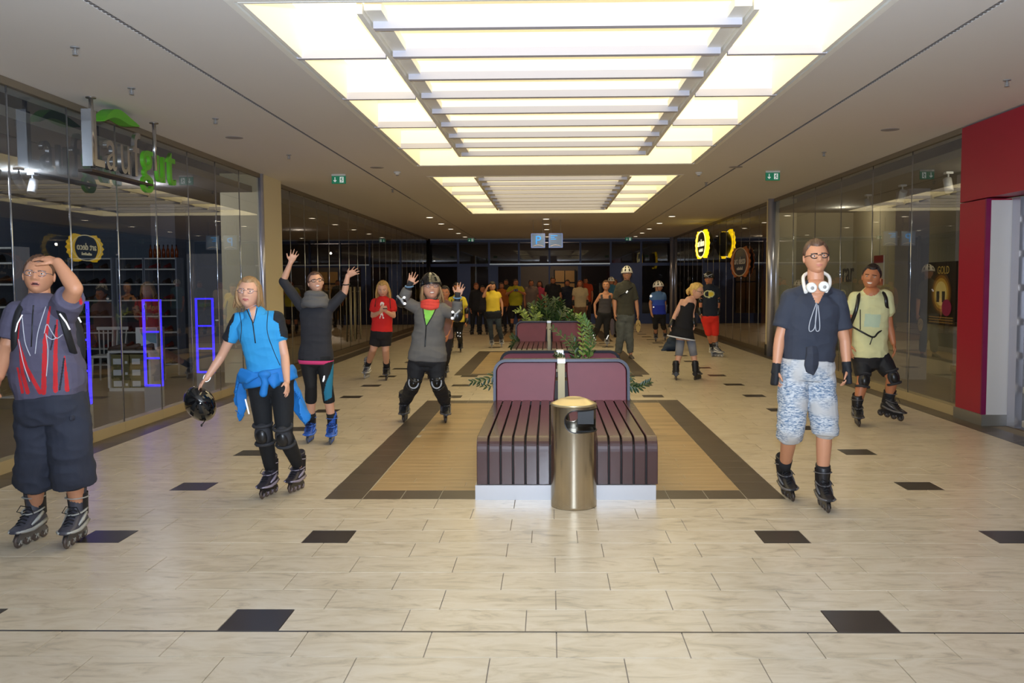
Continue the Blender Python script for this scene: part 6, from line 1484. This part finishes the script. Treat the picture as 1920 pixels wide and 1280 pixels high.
# ---------------------------------------------------------------- yellow shirt with pads, behind the smiling woman
def ex_N(c):
    for K, A_, H_ in ((c['KL'], c['AL'], c['HL']), (c['KR'], c['AR'], c['HR'])):
        p = MB(); q = MB(); knee_pad(p, q, K, H_-A_, (0, -1, 0), 1.05); kp = part(c, 'knee_pad', p, mt_pad); s = MB()
        for dx, dz in ((-.03, .04), (.035, .03), (-.02, -.04), (.03, -.05)): s.ball(K+Vector((dx, -.085, dz)), .013)
        obj('reflector', s, mt_reflglow, kp); r = MB().tube([K+(H_-K).normalized()*.09, K+(H_-K).normalized()*.13], [.075, .077], 16); obj('red_band', r, cloth('band_red', (170, 40, 50)), kp)
    for E, W_ in ((c['ER'], c['WR']), (c['EL'], c['WL'])): part(c, 'elbow_pad', MB().ball(E+Vector((0, -.02, 0)), (.06, .06, .08)), mt_pad); d = (W_-E).normalized(); part(c, 'wrist_guard', MB().tube([W_-d*.07, W_+d*.06], [.042, .045], 14), mt_pad)
    J = c['J']; part(c, 'backpack_strap', MB().tube([J((847, 562, -.1)), J((847, 575, -.17)), J((845, 590, -.12))], .024, 8, flat=.5), mt_pad); part(c, 'backpack_strap', MB().tube([J((866, 562, -.1)), J((867, 575, -.17)), J((868, 590, -.12))], .024, 8, flat=.5), mt_pad)
person('N', 'person in a yellow t-shirt, black tights and studded knee pads behind the waving helmeted woman', 21.6,
    (856, 531, 552, 0, 0, 0), (856, 555), ((846, 562), (868, 562)), ((840, 582, 0), (875, 583, 0)), ((841, 603, -.05), (875, 602, -.05)), ((849, 600), (863, 600)), ((846, 626, 0), (861, 626, 0)),
    ((850, 656, 841, 661), (862, 656, 865, 663)), 't', ((40, 30, 26), 'short', 0), dict(m=[cloth('yellow_tee2', (220, 198, 60))], sleeve=.55, hem=-.08, off=.024, soff=.028), dict(m=[cloth('tights_black2', (18, 18, 22))], to=1.9, off=.010), style='black', extra=ex_N)
person('O', 'person in a dusky pink top mostly hidden behind the waving helmeted woman', 15.9,
    (834, 537, 562, 0, 0, 0), (833, 566), ((819, 574), (845, 574)), ((812, 600, 0), (846, 602, 0)), ((808, 630, -.05), (840, 628, -.1)), ((823, 630), (838, 630)), ((814, 662, 0), (838, 664, 0)),
    ((808, 705, 801, 714), (833, 702, 838, 711)), 't', ((44, 32, 28), 'short', 0), dict(m=[cloth('dusky_pink', (120, 88, 84))], sleeve=.6, hem=-.08, off=.022, soff=.028), dict(m=[cloth('dark_tights', (30, 26, 30))], to=1.85, off=.010), style='black')
# ---------------------------------------------------------------- people standing by the entrance
CROWD = [ # label, x, head top, foot y, half shoulder px, hair, shirt colour, pants colour, skin, pants length
 ('person all in black by the left end of the entrance wall', 893, 531, 627, 9.5, (120, 60, 30), (26, 24, 28), (22, 22, 26), 't', 1.9),
 ('second dark-clothed person half hidden left of the yellow-shirted woman', 905, 536, 627, 8, (40, 30, 26), (40, 38, 44), (26, 26, 30), 't', 1.9),
 ('person in a rusty orange top right of the woman in yellow', 940, 530, 622, 9.5, (60, 36, 26), (170, 92, 22), (40, 34, 36), 't', 1.9),
 ('person in an olive jacket standing behind the orange top', 949, 524, 615, 9, (40, 30, 24), (64, 60, 40), (40, 38, 40), 't', 1.9),
 ('stout person in a yellow-green t-shirt photographing with raised hands', 967, 524, 624, 12.5, (70, 50, 40), (170, 160, 24), (28, 26, 30), 't', 1.1),
 ('person in a pale grey-pink shirt before the open doors', 996, 525, 622, 11, (60, 48, 40), (124, 104, 92), (80, 76, 66), 't', 1.1),
 ('person in a pink top before the open doors', 1012, 527, 620, 9.5, (60, 40, 34), (176, 60, 84), (40, 34, 36), 't', 1.9),
 ('broad person in a black t-shirt before the open doors', 1037, 520, 624, 12.5, (50, 34, 28), (24, 24, 28), (44, 44, 36), 't', 1.1),
 ('person in a dark navy top right of the open doors', 1064, 525, 622, 10.5, (40, 30, 26), (28, 32, 48), (30, 30, 36), 't', 1.9),
 ('person in a cream t-shirt with striped arm pads and tan shorts', 1088, 526, 628, 12, (120, 64, 34), (186, 168, 130), (120, 92, 66), 't', 1.05),
 ('person in an orange-red shirt behind the cream t-shirt', 1098, 521, 616, 11, (44, 30, 26), (186, 66, 28), (50, 44, 44), 't', 1.9),
 ('person in a white helmet and teal shirt behind the tank-top woman', 1146, 521, 632, 9.5, None, (50, 98, 120), (30, 30, 36), 't', 1.9),
 ('bareheaded person in a dark teal top behind the tall white-helmeted person', 1153, 524, 626, 9, (70, 44, 32), (44, 84, 96), (30, 30, 36), 't', 1.9)]
for i, (lab, x, ht, fy, hs_, hr, sc_, pc, sk_, pl_) in enumerate(CROWD):
    Y = atZ(x, fy).y; fy = fy-2.5 if i in (3, 10, 12) else fy; Y = atZ(x, fy).y; ppm = F_/Y; hb = ht+.235*ppm; H = fy-ht; ny = hb+.015*ppm; sy = hb+.075*ppm; k = hs_
    hipy = ht+(fy-ht)*.475; kny = ht+(fy-ht)*.70; ph = 'photograph' in lab
    el_ = ((x-k-1.5, sy+.30*ppm, 0), (x+k+1.5, sy+.30*ppm, 0)) if not ph else ((x-k-5, sy+.20*ppm, -.1), (x+k+5, sy+.20*ppm, -.1))
    wr_ = ((x-k-1, sy+.56*ppm, -.06), (x+k+1, sy+.56*ppm, -.06)) if not ph else ((x-4, sy+.06*ppm, -.35), (x+5, sy+.08*ppm, -.35))
    person('crowd%d' % i, lab, Y, (x, ht, hb, random.uniform(-25, 25), 0, 0), (x, ny), ((x-k+2, sy), (x+k-2, sy)), el_, wr_, ((x-.095*ppm, hipy), (x+.095*ppm, hipy)), ((x-.12*ppm, kny, 0), (x+.12*ppm, kny, 0)),
        (('at', x-.14*ppm, fy, 0, random.uniform(-20, 5), 0, 0), ('at', x+.14*ppm, fy, 0, random.uniform(-5, 20), 0, 0)), sk_, (hr, 'long' if i in (2, 6, 9) else 'short', .06 if i in (2, 6, 9) else 0) if hr else None,
        dict(m=[cloth('crowd_top_%d' % i, sc_)], sleeve=.6 if i > 3 else 1.8, hem=-.08, off=.024, soff=.024), dict(m=[cloth('crowd_pants_%d' % i, pc)], to=pl_, off=.022), style='black', girth=1.25 if k > 12 else 1.05, waist=1.15 if k > 12 else 1.0, extra=ex_helm((226, 222, 210)) if hr is None else None, eyes=False)
c = PEOPLE['crowd9']; part(c, 'arm_pad', MB().tube([c['EL'].lerp(c['WL'], .1), c['EL'].lerp(c['WL'], .8)], [.05, .046], 14).tube([c['ER'].lerp(c['WR'], .1), c['ER'].lerp(c['WR'], .8)], [.05, .046], 14), mt_pad)
part(c, 'reflector', MB().box(tuple(c['KL']+Vector((-.06, -.12, -.01))), tuple(c['KL']+Vector((.04, -.1, .03)))).box(tuple(c['KR']+Vector((-.06, -.12, -.01))), tuple(c['KR']+Vector((.04, -.1, .03)))), mt_reflglow)
# someone crouching on the floor behind the girl in the black dress
# ================================================================ THINGS HELD
def held(name, label, cat, mb, mats, **k): o = obj(name, mb, mats, None, label=label, category=cat, **k); BASE[o.name] = Matrix.Identity(4); return o
cB = PEOPLE['B']; p = atY(374, 754, 6.94)
HM = Matrix.Translation(p) @ Matrix.Rotation(.5, 4, 'Z') @ Matrix.Rotation(-.5, 4, 'Y') @ Matrix.Rotation(1.15, 4, 'X') @ Matrix.Scale(1.0, 4)
h = held('bike_helmet', 'glossy black helmet hanging from the hand of the blue-shirted person', 'helmet', helmet_mesh(HM @ Matrix.Translation((0, 0, -.05)), 0, 1), [mat('helmet_gloss', S(14, 14, 16), .08, coat=1), mat('helmet_dark', S(8, 8, 10), .7)])
obj('strap', MB().tube(bez([atY(388, 768, 6.94), atY(392, 776, 6.92), atY(386, 786, 6.92), atY(378, 797, 6.92)], 10), .004, 6), mt_blk, h); obj('buckle', MB().ball(atY(378, 797, 6.92), (.008, .005, .012)), mt_blk, h)
cJ = PEOPLE['J']; pr = atY(1196.5, 611, 20.1)
mb = MB(); 
def sole_outline(): return [(.045*math.sin(a)*(1.0+.18*math.cos(a)), .14*math.cos(a)) for a in [2*PI*k/24 for k in range(24)]]
mb.loft([[pr+Vector((x*1.2, yy, z)) for x, z in sole_outline()] for yy in (-.012, .012)], smooth=False)
fl = held('flip_flop', 'tan flip-flop in the right-hand side hand of the person in jeans', 'shoe', mb, mat('sandal_tan', S(178, 150, 90), .7)); obj('thong_strap', MB().tube([pr+Vector((-.04, -.03, .0)), pr+Vector((0, -.04, .07)), pr+Vector((.04, -.03, 0))], .008, 6), mat('sandal_strap', S(120, 100, 60), .6), fl)
pl_ = atY(1148, 613, 20.1); mb = MB(); mb.loft([[pl_+Vector((x*1.1, yy, z*1.35)) for x, z in sole_outline()] for yy in (-.03, .03)]); sn = held('hanging_shoe', 'dark brown shoe dangling from the other hand of the person in jeans', 'shoe', mb, mt_shoe[0]); obj('sole', MB().box(tuple(pl_+Vector((.03, -.04, -.16))), tuple(pl_+Vector((.05, .04, .12)))), mt_sole, sn)
cE = PEOPLE['E']; q = atY(722, 579, 15.15); ph_ = held('phone', 'small dark phone held by the person in the red t-shirt', 'phone', MB().box(tuple(q+Vector((-.035, -.02, 0))), tuple(q+Vector((.035, .05, .012))), bev=.003), mt_blk); obj('screen', MB().box(tuple(q+Vector((-.03, -.015, .0125))), tuple(q+Vector((.03, .045, .0135)))), mt_slot, ph_)
cP = PEOPLE['crowd4']; q = (cP['WL']+cP['WR'])/2+Vector((0, -.1, .02)); cm = held('camera', 'small black camera held by the stout person in yellow-green', 'camera', MB().box(tuple(q+Vector((-.07, -.03, -.04))), tuple(q+Vector((.07, .03, .04))), bev=.008), mt_blk); obj('lens', MB().tube([q+Vector((0, -.03, 0)), q+Vector((0, -.08, 0))], [.03, .028], 14), mt_slot, cm)
# blue cloth-covered legs of someone low on the floor behind the black dress
q = atZ(1256, 655); Yq = 22.6
def JJ(x, y, dy=0): return atY(x, y, Yq+dy)
mb = MB(); chain(mb, [JJ(1258, 640), JJ(1266, 650, -.05), JJ(1252, 652, -.1)], [.11, .1, .075]); chain(mb, [JJ(1262, 634), JJ(1264, 644)], [.1, .12]); chain(mb, [JJ(1252, 646), JJ(1247, 654, -.1), JJ(1243, 657, -.15)], [.075, .06, .045])
o = link('crouching_legs', remesh(mb, .012, 3, [cloth('legs_blue', (44, 58, 80))], 'crouching_legs', None, .006), None, label='dusky blue legs of someone low on the floor behind the black dress', category='clothes')
